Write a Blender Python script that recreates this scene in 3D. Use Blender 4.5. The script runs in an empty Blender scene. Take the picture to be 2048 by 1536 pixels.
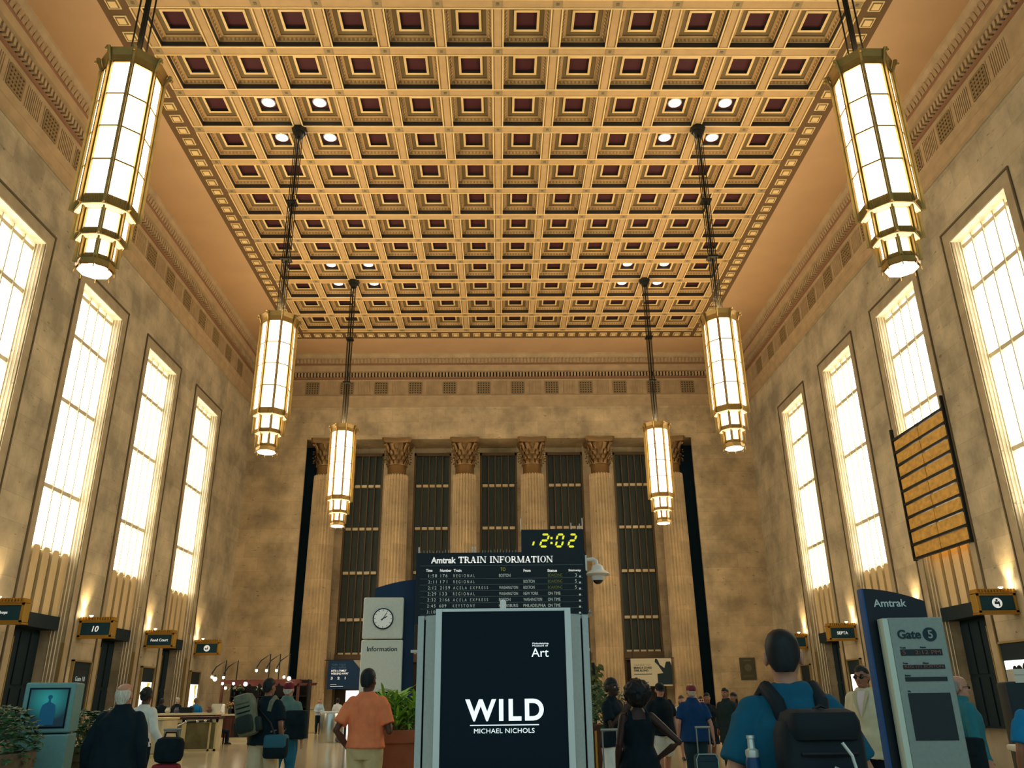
import bpy, math, random
from mathutils import Vector, Matrix, Euler, noise
PI = math.pi
S = bpy.context.scene
COL = S.collection
# ------------------------------------------------------------------ camera, world, exposure
cam_data = bpy.data.cameras.new('camera')
cam = bpy.data.objects.new('camera', cam_data)
COL.objects.link(cam)
S.camera = cam
FPX, PITCH, YAW, ROLL = 1616.963, math.radians(21.30147), math.radians(1.07321), math.radians(-.677736)
CAM = Vector((0, 0, 1.45))
_c, _s, _cp, _sp, _cr, _sr = math.cos(YAW), math.sin(YAW), math.cos(PITCH), math.sin(PITCH), math.cos(ROLL), math.sin(ROLL)
_R0 = Vector((_c, -_s, 0)); _F = Vector((_s*_cp, _c*_cp, _sp)); _U0 = Vector((-_s*_sp, -_c*_sp, _cp))
_R = _R0*_cr + _U0*_sr; _U = _U0*_cr - _R0*_sr
cam.matrix_world = Matrix(((_R.x, _U.x, -_F.x, CAM.x), (_R.y, _U.y, -_F.y, CAM.y), (_R.z, _U.z, -_F.z, CAM.z), (0, 0, 0, 1)))
cam_data.sensor_fit = 'HORIZONTAL'; cam_data.sensor_width = 36; cam_data.lens = FPX/2048*36
cam_data.clip_start = .05; cam_data.clip_end = 300
S.view_settings.view_transform = 'Standard'; S.view_settings.look = 'None'
S.view_settings.gamma = 1; S.view_settings.use_curve_mapping = False
S.view_settings.exposure = 0.08
S.cycles.max_bounces = 6; S.cycles.diffuse_bounces = 4; S.cycles.glossy_bounces = 3
S.cycles.transmission_bounces = 4; S.cycles.transparent_max_bounces = 6
S.cycles.caustics_reflective = False; S.cycles.caustics_refractive = False
S.cycles.sample_clamp_indirect = 6
W = bpy.data.worlds.new('world'); S.world = W; W.use_nodes = True
W.node_tree.nodes['Background'].inputs[0].default_value = (.44, .66, .72, 1)
W.node_tree.nodes['Background'].inputs[1].default_value = 1.0
L_WIN, L_LAN, E_UP, E_SIGN, E_SPOT = 6.5, 6.5, 2500, 420, 25

def ray(px, py):
    return _F + _R*((px-1024)/FPX) - _U*((py-768)/FPX)
def ony(px, py, Y):
    d = ray(px, py); return CAM + d*(Y/d.y)

# ------------------------------------------------------------------ materials
def lin(h):
    h = h.lstrip('#'); v = [int(h[i:i+2], 16)/255 for i in (0, 2, 4)]
    return tuple(x/12.92 if x <= .04045 else ((x+.055)/1.055)**2.4 for x in v)
MATS = {}
def mat(name, col, rough=.6, metal=0, emit=0, ecol=None, var=0, scale=4, spec=.3, stretch=(1, 1, 1), bump=0):
    if name in MATS: return MATS[name]
    m = bpy.data.materials.new(name); m.use_nodes = True; MATS[name] = m
    nt = m.node_tree; b = nt.nodes['Principled BSDF']
    c = lin(col) if isinstance(col, str) else col
    b.inputs['Base Color'].default_value = (*c, 1)
    b.inputs['Roughness'].default_value = rough; b.inputs['Metallic'].default_value = metal
    b.inputs['Specular IOR Level'].default_value = spec
    if emit:
        b.inputs['Emission Color'].default_value = (*(lin(ecol) if ecol else c), 1)
        b.inputs['Emission Strength'].default_value = emit
    if var or bump:
        tc = nt.nodes.new('ShaderNodeTexCoord'); mp = nt.nodes.new('ShaderNodeMapping')
        mp.inputs['Scale'].default_value = stretch
        nt.links.new(tc.outputs['Object'], mp.inputs[0])
        n = nt.nodes.new('ShaderNodeTexNoise'); n.inputs['Scale'].default_value = scale; n.inputs['Detail'].default_value = 6
        nt.links.new(mp.outputs[0], n.inputs['Vector'])
        if var:
            r = nt.nodes.new('ShaderNodeValToRGB')
            r.color_ramp.elements[0].position = .3; r.color_ramp.elements[1].position = .7
            r.color_ramp.elements[0].color = (*[x*(1-var) for x in c], 1); r.color_ramp.elements[1].color = (*[min(1, x*(1+var)) for x in c], 1)
            nt.links.new(n.outputs[0], r.inputs[0]); nt.links.new(r.outputs[0], b.inputs['Base Color'])
        if bump:
            bp = nt.nodes.new('ShaderNodeBump'); bp.inputs['Strength'].default_value = bump; bp.inputs['Distance'].default_value = .02
            nt.links.new(n.outputs[0], bp.inputs['Height']); nt.links.new(bp.outputs[0], b.inputs['Normal'])
    return m
def stone(name, col, axis, jx=2.2, jz=1.1, var=.28):
    """travertine ashlar: mottled, faint joints, pores; axis = 'YZ' or 'XZ'"""
    m = bpy.data.materials.new(name); m.use_nodes = True; nt = m.node_tree; b = nt.nodes['Principled BSDF']
    MATS[name] = m; c = lin(col); N = nt.nodes.new; K = nt.links.new
    b.inputs['Roughness'].default_value = .62; b.inputs['Specular IOR Level'].default_value = .25
    tc = N('ShaderNodeTexCoord'); sx = N('ShaderNodeSeparateXYZ'); cx = N('ShaderNodeCombineXYZ')
    K(tc.outputs['Object'], sx.inputs[0]); K(sx.outputs['Y' if axis == 'YZ' else 'X'], cx.inputs[0]); K(sx.outputs['Z'], cx.inputs[1])
    br = N('ShaderNodeTexBrick'); br.inputs['Scale'].default_value = 1; br.inputs['Brick Width'].default_value = jx
    br.inputs['Row Height'].default_value = jz; br.inputs['Mortar Size'].default_value = .008; br.inputs['Mortar Smooth'].default_value = .3
    br.inputs['Color1'].default_value = (*[x*1.08 for x in c], 1); br.inputs['Color2'].default_value = (*[x*.90 for x in c], 1)
    br.inputs['Mortar'].default_value = (*[x*.66 for x in c], 1)
    K(cx.outputs[0], br.inputs[0])
    n1 = N('ShaderNodeTexNoise'); n1.inputs['Scale'].default_value = .45; n1.inputs['Detail'].default_value = 9; n1.inputs['Roughness'].default_value = .62
    K(tc.outputs['Object'], n1.inputs['Vector'])
    r1 = N('ShaderNodeValToRGB'); r1.color_ramp.elements[0].position = .36; r1.color_ramp.elements[1].position = .66
    lo = 1-var*1.5; r1.color_ramp.elements[0].color = (lo, lo, lo, 1); r1.color_ramp.elements[1].color = (1.12, 1.1, 1.06, 1)
    K(n1.outputs[0], r1.inputs[0])
    mx = N('ShaderNodeMix'); mx.data_type = 'RGBA'; mx.blend_type = 'MULTIPLY'; mx.inputs[0].default_value = 1
    K(br.outputs[0], mx.inputs[6]); K(r1.outputs[0], mx.inputs[7])
    mp = N('ShaderNodeMapping'); mp.inputs['Scale'].default_value = (2.0, 2.0, 5.5) ; K(tc.outputs['Object'], mp.inputs[0])
    n2 = N('ShaderNodeTexNoise'); n2.inputs['Scale'].default_value = 1.1; n2.inputs['Detail'].default_value = 5; K(mp.outputs[0], n2.inputs['Vector'])
    r2 = N('ShaderNodeValToRGB'); r2.color_ramp.elements[0].position = .26; r2.color_ramp.elements[1].position = .34
    r2.color_ramp.elements[0].color = (.35, .33, .3, 1); r2.color_ramp.elements[1].color = (1, 1, 1, 1)
    K(n2.outputs[0], r2.inputs[0])
    m2 = N('ShaderNodeMix'); m2.data_type = 'RGBA'; m2.blend_type = 'MULTIPLY'; m2.inputs[0].default_value = .8
    K(mx.outputs[2], m2.inputs[6]); K(r2.outputs[0], m2.inputs[7]); K(m2.outputs[2], b.inputs['Base Color'])
    bp = N('ShaderNodeBump'); bp.inputs['Strength'].default_value = .15; bp.inputs['Distance'].default_value = .03
    K(n1.outputs[0], bp.inputs['Height']); K(bp.outputs[0], b.inputs['Normal'])
    return m

M_WALLS = stone('travertine_side', '#c3b596', 'YZ'); M_WALLF = stone('travertine_far', '#cbb48c', 'XZ')
M_COLUMN = stone('travertine_column', '#d0b68a', 'XZ', 6, 2.6, .22)
M_JAMB = mat('fluted_limestone', '#e4d5b4', .6, var=.2, scale=2.5, stretch=(1, 1, .3))
M_TRIM = mat('entablature_stone', '#b39a74', .65, var=.12, scale=1.5)
M_TRIMD = mat('entablature_red_paint', '#8a6446', .7)
M_LEAF = mat('entablature_ornament', '#a98d66', .6)
M_GRILLE = mat('grille_bronze', '#8d7650', .55)
M_SHADE = mat('dark_shade_backing', '#18323c', .9)  # dark colour standing for shade at the recess ends and behind the grilles
M_BRONZE = mat('lantern_bronze', '#ab8748', .4, .55, var=.15, scale=3)
M_BRONZED = mat('dark_bronze', '#2b2a22', .45, .6)
M_GOLD = mat('gilt_brass', '#b98c38', .4, .5)
M_GUARD = mat('pale_brass_guard', '#a08a58', .5, .3)
M_PANEL = mat('gilt_spandrel', '#dcc290', .5, .0, var=.12, scale=1.2, stretch=(1, 1, .3))
M_MULL = mat('window_mullion_bronze', '#c9bd9d', .5)
M_DOOR = mat('dark_bronze_door', '#13272e', .55)
M_FRAME = mat('window_surround_stone', '#ac9c7c', .65, var=.15, scale=1.2)
M_TEAL = mat('teal_black_cloth', '#13232a', .85, var=.25, scale=9, spec=.15)
M_WHITE = mat('white_letter', '#f4f4ee', .6, emit=.45)
M_NAVY = mat('navy_panel', '#0d2436', .4, spec=.4)
M_SIGN = mat('sign_face_navy', '#17404c', .45)
M_GLASSK = mat('black_kiosk_glass', '#021a26', .12, spec=.1)
M_ALU = mat('kiosk_grey_metal', '#bac3bf', .5, .1, var=.06, scale=40)
M_STEEL = mat('stainless_steel', '#b9bab0', .25, .9)
M_DARK = mat('black_metal', '#0c1416', .5)
def glow(name, col, s):
    return mat(name, col, .6, emit=s, ecol=col)

# ------------------------------------------------------------------ mesh builder
class MB:
    def __init__(self): self.v = []; self.f = []; self.mi = []; self.cur = 0
    def face(self, *ix): self.f.append(ix); self.mi.append(self.cur)
    def add(self, pts): n = len(self.v); self.v += [tuple(p) for p in pts]; return n
    def quad(self, a, b, c, d): n = self.add((a, b, c, d)); self.face(n, n+1, n+2, n+3)
    def box(self, x0, x1, y0, y1, z0, z1, bev=0):
        if bev:
            return self.bevbox(x0, x1, y0, y1, z0, z1, bev)
        n = self.add([(x, y, z) for z in (z0, z1) for y in (y0, y1) for x in (x0, x1)])
        for q in ((0, 2, 3, 1), (4, 5, 7, 6), (0, 1, 5, 4), (1, 3, 7, 5), (3, 2, 6, 7), (2, 0, 4, 6)): self.face(*[n+i for i in q])
        return self
    def bevbox(self, x0, x1, y0, y1, z0, z1, b):
        """box with rounded vertical and horizontal edges (superellipse rings)"""
        def ring(ins, z, k=4):
            r = max(b-ins, .0); out = []
            for cx, cy, a0 in ((x1-b, y1-b, 0), (x0+b, y1-b, 90), (x0+b, y0+b, 180), (x1-b, y0+b, 270)):
                for i in range(k):
                    a = math.radians(a0+90*i/(k-1)); out.append((cx+(b-ins)*math.cos(a), cy+(b-ins)*math.sin(a), z))
            return out
        rings = []
        for i in range(3):
            a = PI/2*i/2; rings.append(ring(b*(1-math.sin(a))*.999, z0+b*(1-math.cos(a))))
        for i in range(3):
            a = PI/2*(2-i)/2; rings.append(ring(b*(1-math.sin(a))*.999, z1-b*(1-math.cos(a))))
        self.loft(rings, cap=True); return self
    def loft(self, rings, cap=True, closed=True):
        k = len(rings[0]); base = [self.add(r) for r in rings]
        for a, b in zip(base, base[1:]):
            for i in range(k if closed else k-1):
                j = (i+1) % k; self.face(a+i, a+j, b+j, b+i)
        if cap:
            self.face(*[base[0]+i for i in reversed(range(k))]); self.face(*[base[-1]+i for i in range(k)])
        return self
    def lathe(self, prof, c=(0, 0, 0), n=24, cap=True):
        rings = [[(c[0]+r*math.cos(2*PI*i/n), c[1]+r*math.sin(2*PI*i/n), c[2]+z) for i in range(n)] for r, z in prof]
        return self.loft(rings, cap)
    def tube(self, pts, rad, n=8, cap=True, flat=None):
        """round tube through pts; rad a number or a list; flat=(axis vector, ratio) squeezes it"""
        P = [Vector(p) for p in pts]; R = rad if isinstance(rad, (list, tuple)) else [rad]*len(P)
        up = None; rings = []
        for i, p in enumerate(P):
            t = (P[min(i+1, len(P)-1)]-P[max(i-1, 0)])
            t = t.normalized() if t.length > 1e-9 else Vector((0, 0, 1))
            if up is None:
                up = Vector((0, 0, 1)) if abs(t.z) < .9 else Vector((1, 0, 0))
            a = t.cross(up); a = a.normalized() if a.length > 1e-6 else t.orthogonal().normalized()
            b = a.cross(t).normalized(); up = b
            ring = []
            for k in range(n):
                q = a*math.cos(2*PI*k/n)*R[i]+b*math.sin(2*PI*k/n)*R[i]
                if flat:
                    ax = flat[0]; q -= ax*(q.dot(ax)*(1-flat[1]))
                ring.append(p+q)
            rings.append(ring)
        return self.loft(rings, cap)
    def ball(self, c, r, n=12, m=8):
        rx, ry, rz = r if isinstance(r, (tuple, list)) else (r, r, r)
        rings = []
        for i in range(m+1):
            a = -PI/2+PI*i/m; q = max(math.cos(a), .02)
            rings.append([(c[0]+rx*q*math.cos(2*PI*k/n), c[1]+ry*q*math.sin(2*PI*k/n), c[2]+rz*math.sin(a)) for k in range(n)])
        return self.loft(rings)
    def prism(self, poly, axis, a, b):
        """poly of 2-D points extruded along axis 'x','y' or 'z' from a to b"""
        def P(u, w, t): return {'x': (t, u, w), 'y': (u, t, w), 'z': (u, w, t)}[axis]
        return self.loft([[P(u, w, a) for u, w in poly], [P(u, w, b) for u, w in poly]])
    def xf(self, M, start=0):
        self.v[start:] = [tuple(M @ Vector(p)) for p in self.v[start:]]; return self
    def build(self, name, mats, parent=None, smooth=False, loc=None, rot=None):
        me = bpy.data.meshes.new(name); me.from_pydata(self.v, [], self.f)
        for m in (mats if isinstance(mats, (list, tuple)) else [mats]): me.materials.append(m)
        if any(self.mi): me.polygons.foreach_set('material_index', self.mi)
        me.validate()
        import bmesh
        bm = bmesh.new(); bm.from_mesh(me); bmesh.ops.recalc_face_normals(bm, faces=bm.faces); bm.to_mesh(me); bm.free()
        if smooth:
            me.polygons.foreach_set('use_smooth', [True]*len(me.polygons))
            if smooth != 'full':
                try: me.set_sharp_from_angle(angle=math.radians(38))
                except Exception: pass
        me.update(); return link(name, me, parent, loc, rot)
def link(name, me, parent=None, loc=None, rot=None):
    o = bpy.data.objects.new(name, me); COL.objects.link(o)
    if parent: o.parent = parent
    if loc: o.location = loc
    if rot: o.rotation_euler = rot
    return o
def tag(o, label=None, cat=None, group=None, kind=None):
    for k, v in (('label', label), ('category', cat), ('group', group), ('kind', kind)):
        if v: o[k] = v
    return o
def thing(name, label, cat, loc=(0, 0, 0), rz=0, group=None):
    o = bpy.data.objects.new(name, None); COL.objects.link(o); o.empty_display_size = .1
    o.location = loc; o.rotation_euler = (0, 0, rz)
    return tag(o, label, cat, group)
def struct(name, mb, m, parent=None, smooth=False):
    o = mb.build(name, m, parent, smooth)
    if not parent: o['kind'] = 'structure'
    return o
def kids(o): return [c for c in bpy.data.objects if c.parent == o]
KID = {}
def dup(root, loc=None, rot=None, label=None, group=None):
    if root.name not in KID: KID[root.name] = [(c, kids(c)) for c in kids(root)]
    r = root.copy(); COL.objects.link(r)
    if loc is not None: r.location = loc
    if rot is not None: r.rotation_euler = rot
    if label: r['label'] = label
    if group: r['group'] = group
    for ch, gs in KID[root.name]:
        c = ch.copy(); COL.objects.link(c); c.parent = r
        for g in gs:
            d = g.copy(); COL.objects.link(d); d.parent = c
    return r
def bake(o):
    """evaluate an object's modifiers / font into a plain mesh"""
    dg = bpy.context.evaluated_depsgraph_get(); dg.update()
    return bpy.data.meshes.new_from_object(o.evaluated_get(dg))
FACE = Euler((PI/2, 0, 0))        # text and flat art standing up, facing -y
def text_mesh(s, bold=0, space=1, line=1, align='LEFT', extrude=.01):
    cu = bpy.data.curves.new('t', 'FONT'); cu.body = s; cu.size = 1; cu.extrude = extrude; cu.offset = bold
    cu.space_character = space; cu.space_line = line; cu.align_x = align; cu.resolution_u = 6
    o = bpy.data.objects.new('t', cu); COL.objects.link(o); me = bake(o)
    bpy.data.objects.remove(o); return me
def text(name, s, m, parent, x, y, z, w=None, h=None, bold=0, space=1, line=1, anchor='l', shear=0, rot=FACE, depth=.006, align='LEFT'):
    """lettering with its lower left (or centre) at x,z on plane y; scaled to width w and/or height h"""
    me = text_mesh(s, bold, space, line, align)
    xs = [v.co.x for v in me.vertices]; ys = [v.co.y for v in me.vertices]
    x0, x1, y0, y1 = min(xs), max(xs), min(ys), max(ys)
    sx = (w/(x1-x0)) if w else h/(y1-y0); sy = (h/(y1-y0)) if h else sx
    for v in me.vertices:
        u = (v.co.x-x0)*sx; t = (v.co.y-y0)*sy
        if anchor == 'c': u -= (x1-x0)*sx/2; t -= (y1-y0)*sy/2
        v.co = Vector((u+shear*t, t, v.co.z/.01*depth/2))
    me.materials.append(m)
    return link(name, me, parent, (x, y, z), rot)

def rescale(root, s, z_old=1.6):
    """move a finished thing along the sight line: s times farther and larger about the eye"""
    root.location = (root.location.x*s, root.location.y*s, 0)
    zf = lambda z: CAM.z+(z-z_old)*s
    done = set()
    for c in kids(root):
        me = c.data; txt = c.location.length > 1e-6
        if txt: c.location = (c.location.x*s, c.location.y*s, zf(c.location.z))
        for v in me.vertices:
            v.co = v.co*s if txt else Vector((v.co.x*s, v.co.y*s, max(zf(v.co.z), min(v.co.z, .06))))
        me.update()
# ------------------------------------------------------------------ hall shell
XL, XR, YF, ZC, YB = -20.39, 20.89, 63.7, 29.0, -6.0
BAYS = [(19.35, 24.72), (27.26, 32.62), (35.16, 40.53), (43.1, 48.41), (51.17, 56.5)]
ZW, FR, RD = 21.05, .54, .67      # head of glass, surround width, reveal depth
fl = MB(); fl.box(-23, 23.5, YB, 69, -.3, 0)
def floor_mat():
    m = bpy.data.materials.new('terrazzo'); m.use_nodes = True; nt = m.node_tree; b = nt.nodes['Principled BSDF']; N = nt.nodes.new; K = nt.links.new
    b.inputs['Roughness'].default_value = .16; b.inputs['Specular IOR Level'].default_value = .6
    tc = N('ShaderNodeTexCoord'); br = N('ShaderNodeTexBrick'); br.offset = 0; br.inputs['Scale'].default_value = 1
    br.inputs['Brick Width'].default_value = 2.4; br.inputs['Row Height'].default_value = 2.4; br.inputs['Mortar Size'].default_value = .02
    c = lin('#bcae8e'); br.inputs['Color1'].default_value = (*c, 1); br.inputs['Color2'].default_value = (*[x*.93 for x in c], 1)
    br.inputs['Mortar'].default_value = (*[x*.7 for x in c], 1); K(tc.outputs['Object'], br.inputs[0])
    n = N('ShaderNodeTexNoise'); n.inputs['Scale'].default_value = 3; n.inputs['Detail'].default_value = 8; K(tc.outputs['Object'], n.inputs['Vector'])
    r = N('ShaderNodeValToRGB'); r.color_ramp.elements[0].color = (.8, .8, .8, 1); r.color_ramp.elements[1].color = (1.05, 1.05, 1.05, 1); K(n.outputs[0], r.inputs[0])
    mx = N('ShaderNodeMix'); mx.data_type = 'RGBA'; mx.blend_type = 'MULTIPLY'; mx.inputs[0].default_value = 1
    K(br.outputs[0], mx.inputs[6]); K(r.outputs[0], mx.inputs[7]); K(mx.outputs[2], b.inputs['Base Color']); return m
struct('floor', fl, floor_mat())

def side_wall(sg, xw, name):
    def B(mb, d0, d1, y0, y1, z0, z1):
        a, b = sorted((xw+sg*d0, xw+sg*d1)); mb.box(a, b, y0, y1, z0, z1)
    w = MB(); y = YB
    for (a, b) in BAYS:
        B(w, 0, 2.4, y, a+FR, 0, ZC); B(w, 0, 2.4, a+FR, b-FR, ZW, ZC)
        B(w, 2.0, 2.4, a+FR, b-FR, 0, ZW); y = b-FR
    B(w, 0, 2.4, y, YF+.0, 0, ZC)
    struct(name, w, M_WALLS)
side_wall(-1, XL, 'wall_left'); side_wall(1, XR, 'wall_right')

fw = MB()
fw.box(XL, -15.67, YF, YF+.25, 0, ZC); fw.box(15.95, XR, YF, YF+.25, 0, ZC); fw.box(XL, -17.2, YF+.2, YF+3, 0, ZC); fw.box(17.5, XR, YF+.2, YF+3, 0, ZC); fw.box(-15.67, 15.95, YF, YF+3, 21.63, ZC); fw.box(-17.2, -15.67, YF+.2, YF+3, 21.63, ZC); fw.box(15.95, 17.5, YF+.2, YF+3, 21.63, ZC)
fw.box(-15.67, 15.95, YF+2.7, YF+3.2, 21.05, 21.63)
COLX = [-14.05, -8.29, -2.75, 2.77, 8.35, 14.15]
BAYX = [(a+b)/2 for a, b in zip(COLX, COLX[1:])]
xs = [-14.9]+[v for c in BAYX for v in (c-1.55, c+1.55)]+[15.1]
for a, b in zip(xs[0::2], xs[1::2]): fw.box(a, b, YF+2.3, YF+3, 0, 21.63)
struct('wall_far', fw, M_WALLF)
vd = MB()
for a, b in ((-17.2, -14.9), (15.1, 17.5)): vd.box(a, b, YF+2.3, YF+2.6, 0, 21.63)  # added dark panels: shade of the recess ends put into their colour
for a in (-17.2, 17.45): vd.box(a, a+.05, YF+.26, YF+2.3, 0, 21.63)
struct('recess_shade_panel', vd, M_SHADE)

# ---- coffered ceiling (one continuous plaster surface, several colours)
GX, GY0, AX, AY = .07, 26.0, 2.5506, 2.696
C_RIB = mat('ceiling_rib_buff', '#c2a06c', .7, var=.06, scale=2); C_GOLD = mat('ceiling_gilt_line', '#f0d08e', .5)
C_DARK = mat('ceiling_dark_drop', '#3a342e', .8); C_BEAD = mat('ceiling_bead', '#9a7c4c', .7); C_OLIVE = mat('ceiling_olive_band', '#7d6a44', .75)  # darker tone for the upright faces of each coffer
C_MAR = mat('ceiling_maroon', '#4a1f22', .7); C_PLAIN = mat('ceiling_plain_buff', '#c6a276', .75, var=.05, scale=.5); C_SQ = mat('ceiling_border_brown', '#6f5636', .75)
C_BOSS = mat('ceiling_boss_grey', '#a08a60', .75)
ce = MB(); mats = [C_RIB, C_GOLD, C_DARK, C_BEAD, C_OLIVE, C_MAR, C_PLAIN, C_SQ, C_BOSS]
J0, J1 = -11, 12
HX, HY = 1.02, 1.09
def sq(cx, cy, hx, hy, z): return [(cx-hx, cy-hy, z), (cx+hx, cy-hy, z), (cx+hx, cy+hy, z), (cx-hx, cy+hy, z)]
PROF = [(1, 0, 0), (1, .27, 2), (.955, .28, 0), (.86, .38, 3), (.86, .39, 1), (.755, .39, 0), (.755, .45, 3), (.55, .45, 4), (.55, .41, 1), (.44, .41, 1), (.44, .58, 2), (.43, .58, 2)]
for i in range(-6, 6):
    for j in range(J0, J1):
        cx, cy = GX+(i+.5)*AX, GY0+(j+.5)*AY
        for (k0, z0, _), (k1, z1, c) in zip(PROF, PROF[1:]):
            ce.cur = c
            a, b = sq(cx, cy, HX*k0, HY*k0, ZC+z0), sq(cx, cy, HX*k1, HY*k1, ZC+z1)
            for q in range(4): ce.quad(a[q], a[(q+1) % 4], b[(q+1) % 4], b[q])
        ce.cur = 5; ce.quad(*sq(cx, cy, HX*.43, HY*.43, ZC+.58))
        # egg-and-dart beads on the far and side ledges
        ce.cur = 0
        if cy < 60:
            for q in range(9):
                u = (q-4)*.19
                for (bx, by) in ((cx+u, cy+HY*.905), (cx-HX*.905, cy+u*1.05), (cx+HX*.905, cy+u*1.05)):
                    n = ce.add([(bx-.06, by-.05, ZC+.36), (bx+.06, by-.05, ZC+.36), (bx+.06, by+.06, ZC+.31), (bx-.06, by+.06, ZC+.31), (bx, by, ZC+.25)])
                    for t in range(4): ce.face(n+t, n+(t+1) % 4, n+4)
# ribs: strips between openings
hw, hh = AX/2-HX, AY/2-HY
for i in range(-6, 7):
    x = GX+i*AX; ce.cur = 0
    ce.quad((x-hw, GY0+J0*AY-hh, ZC), (x+hw, GY0+J0*AY-hh, ZC), (x+hw, GY0+J1*AY+hh, ZC), (x-hw, GY0+J1*AY+hh, ZC))
    ce.cur = 1
    for s in (-1, 1):
        for j in range(J0, J1):
            ce.box(x+s*(hw-.02)-.028, x+s*(hw-.02)+.028, GY0+j*AY+hh, GY0+(j+1)*AY-hh, ZC-.035, ZC+.01)
    ce.cur = 4
    for s in (-1, 1): ce.box(x+s*(hw-.085)-.012, x+s*(hw-.085)+.012, GY0+J0*AY, GY0+J1*AY, ZC-.012, ZC+.005)
    for j in range(J0, J1+1):
        y = GY0+j*AY
        ce.cur = 8; ce.box(x-hw*.78, x+hw*.78, y-hh*.78, y+hh*.78, ZC-.02, ZC)
        ce.cur = 4; ce.box(x-hw*.26, x+hw*.26, y-hh*.26, y+hh*.26, ZC-.035, ZC)
for j in range(J0, J1+1):
    y = GY0+j*AY
    for i in range(-6, 6):
        x0, x1 = GX+i*AX+hw, GX+(i+1)*AX-hw
        ce.cur = 0; ce.quad((x0, y-hh, ZC), (x1, y-hh, ZC), (x1, y+hh, ZC), (x0, y+hh, ZC))
    ce.cur = 1
    for s in (-1, 1):
        ce.box(GX-6*AX-hw, GX+6*AX+hw, y+s*(hh-.02)-.028, y+s*(hh-.02)+.028, ZC-.035, ZC+.01)
# border band with small squares, then the plain margin out to the walls
bx0, bx1, by1 = GX-6*AX-hw, GX+6*AX+hw, GY0+J1*AY+hh
ox0, ox1, oy1, yb = -16.67, 16.8, 59.94, GY0+J0*AY-hh
ce.cur = 7
ce.quad((ox0, yb, ZC), (bx0, yb, ZC), (bx0, by1, ZC), (ox0, oy1, ZC)); ce.quad((bx1, yb, ZC), (ox1, yb, ZC), (ox1, oy1, ZC), (bx1, by1, ZC))
ce.quad((bx0, by1, ZC), (bx1, by1, ZC), (ox1, oy1, ZC), (ox0, oy1, ZC))
def bsq(x, y):
    ce.cur = 1; ce.box(x-.27, x+.27, y-.27, y+.27, ZC-.05, ZC); ce.cur = 4; ce.box(x-.22, x+.22, y-.22, y+.22, ZC-.06, ZC)
    ce.cur = 1; ce.box(x-.16, x+.16, y-.16, y+.16, ZC-.08, ZC)
y = 59.3
while y > yb: bsq((ox0+bx0)/2, y); bsq((ox1+bx1)/2, y); y -= AY/3
x = bx0+.2
while x < bx1: bsq(x, (by1+oy1)/2); x += AX/3
ce.cur = 6
for q in (((XL-.2, YB), (ox0, oy1)), ((ox1, YB), (XR+.2, oy1)), ((XL-.2, oy1), (XR+.2, YF+.2)), ((ox0, YB), (ox1, yb))):
    (a, b), (c, d) = q; ce.quad((a, b, ZC), (c, b, ZC), (c, d, ZC), (a, d, ZC))
ce.cur = 6; ce.box(XL-.4, XR+.4, YB, YF+3, ZC+.9, ZC+1.1)
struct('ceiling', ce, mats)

# ---- entablature along three walls: profile (projection, height, paint)
EPROF = [(.02, 24.40), (.16, 24.47), (.16, 24.95), (.20, 24.97), (.20, 25.24), (.27, 25.30), (.27, 25.36), (.10, 25.40), (.10, 26.72), (.22, 26.80), (.22, 26.92),
         (.30, 27.0), (.30, 27.36), (.34, 27.38), (.62, 27.44), (.62, 27.94), (.66, 28.0), (.66, 28.08), (.56, 28.12), (.60, 28.5), (.78, 28.86), (.80, 29.0)]
def entab(name, P, L0, L1, spacing0, ng):
    """P(t, p, z): point at length t, projection p"""
    mb = MB()
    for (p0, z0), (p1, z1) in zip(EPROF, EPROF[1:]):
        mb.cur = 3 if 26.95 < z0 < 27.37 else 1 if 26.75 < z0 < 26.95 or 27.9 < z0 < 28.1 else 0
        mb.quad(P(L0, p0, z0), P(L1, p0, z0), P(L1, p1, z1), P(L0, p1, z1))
    def blk(t0, t1, p0, p1, z0, z1):
        n = mb.add([P(t, p, z) for z in (z0, z1) for p in (p0, p1) for t in (t0, t1)])
        for q in ((0, 2, 3, 1), (4, 5, 7, 6), (0, 1, 5, 4), (1, 3, 7, 5), (3, 2, 6, 7), (2, 0, 4, 6)): mb.face(*[n+i for i in q])
    mb.cur = 0; t = L0+.1
    while t < L1-.2: blk(t, t+.15, .28, .50, 27.0, 27.34); t += .27
    mb.cur = 2; t = L0+.1
    while t < L1-.3:                       # leaf ornament of the crown moulding
        n = mb.add([P(t, .57, 28.14), P(t+.20, .57, 28.14), P(t+.24, .68, 28.44), P(t+.1, .76, 28.56), P(t-.04, .68, 28.44), P(t+.1, .70, 28.32)])
        for q in range(5): mb.face(n+q, n+(q+1) % 5, n+5)
        t += .3
    mb.cur = 0; t = spacing0                # reeded panels between the grilles
    for k in range(ng+1):
        for q in range(9):
            u = t-2.87/2+(q-4)*.13
            if L0 < u < L1-.1: blk(u-.035, u+.035, .10, .14, 25.5, 26.66)
        t += 2.87
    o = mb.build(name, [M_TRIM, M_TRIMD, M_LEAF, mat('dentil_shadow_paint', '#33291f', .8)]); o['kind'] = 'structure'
GW, GH = 1.06, 1.02
def grille_mesh():
    mb = MB(); mb.cur = 1
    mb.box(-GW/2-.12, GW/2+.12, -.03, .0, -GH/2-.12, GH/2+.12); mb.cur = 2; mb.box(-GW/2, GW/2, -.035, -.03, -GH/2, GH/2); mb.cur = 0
    for i in range(6):
        x = -GW/2+GW*i/5; mb.box(x-.055, x+.055, -.07, -.035, -GH/2, GH/2)
    for i in range(6):
        z = -GH/2+GH*i/5; mb.box(-GW/2, GW/2, -.08, -.035, z-.05, z+.05)
    return mb.build('frieze_grille', [M_GRILLE, M_TRIM, M_SHADE])
PLf = lambda t, p, z: (XL+p, t, z)
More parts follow.
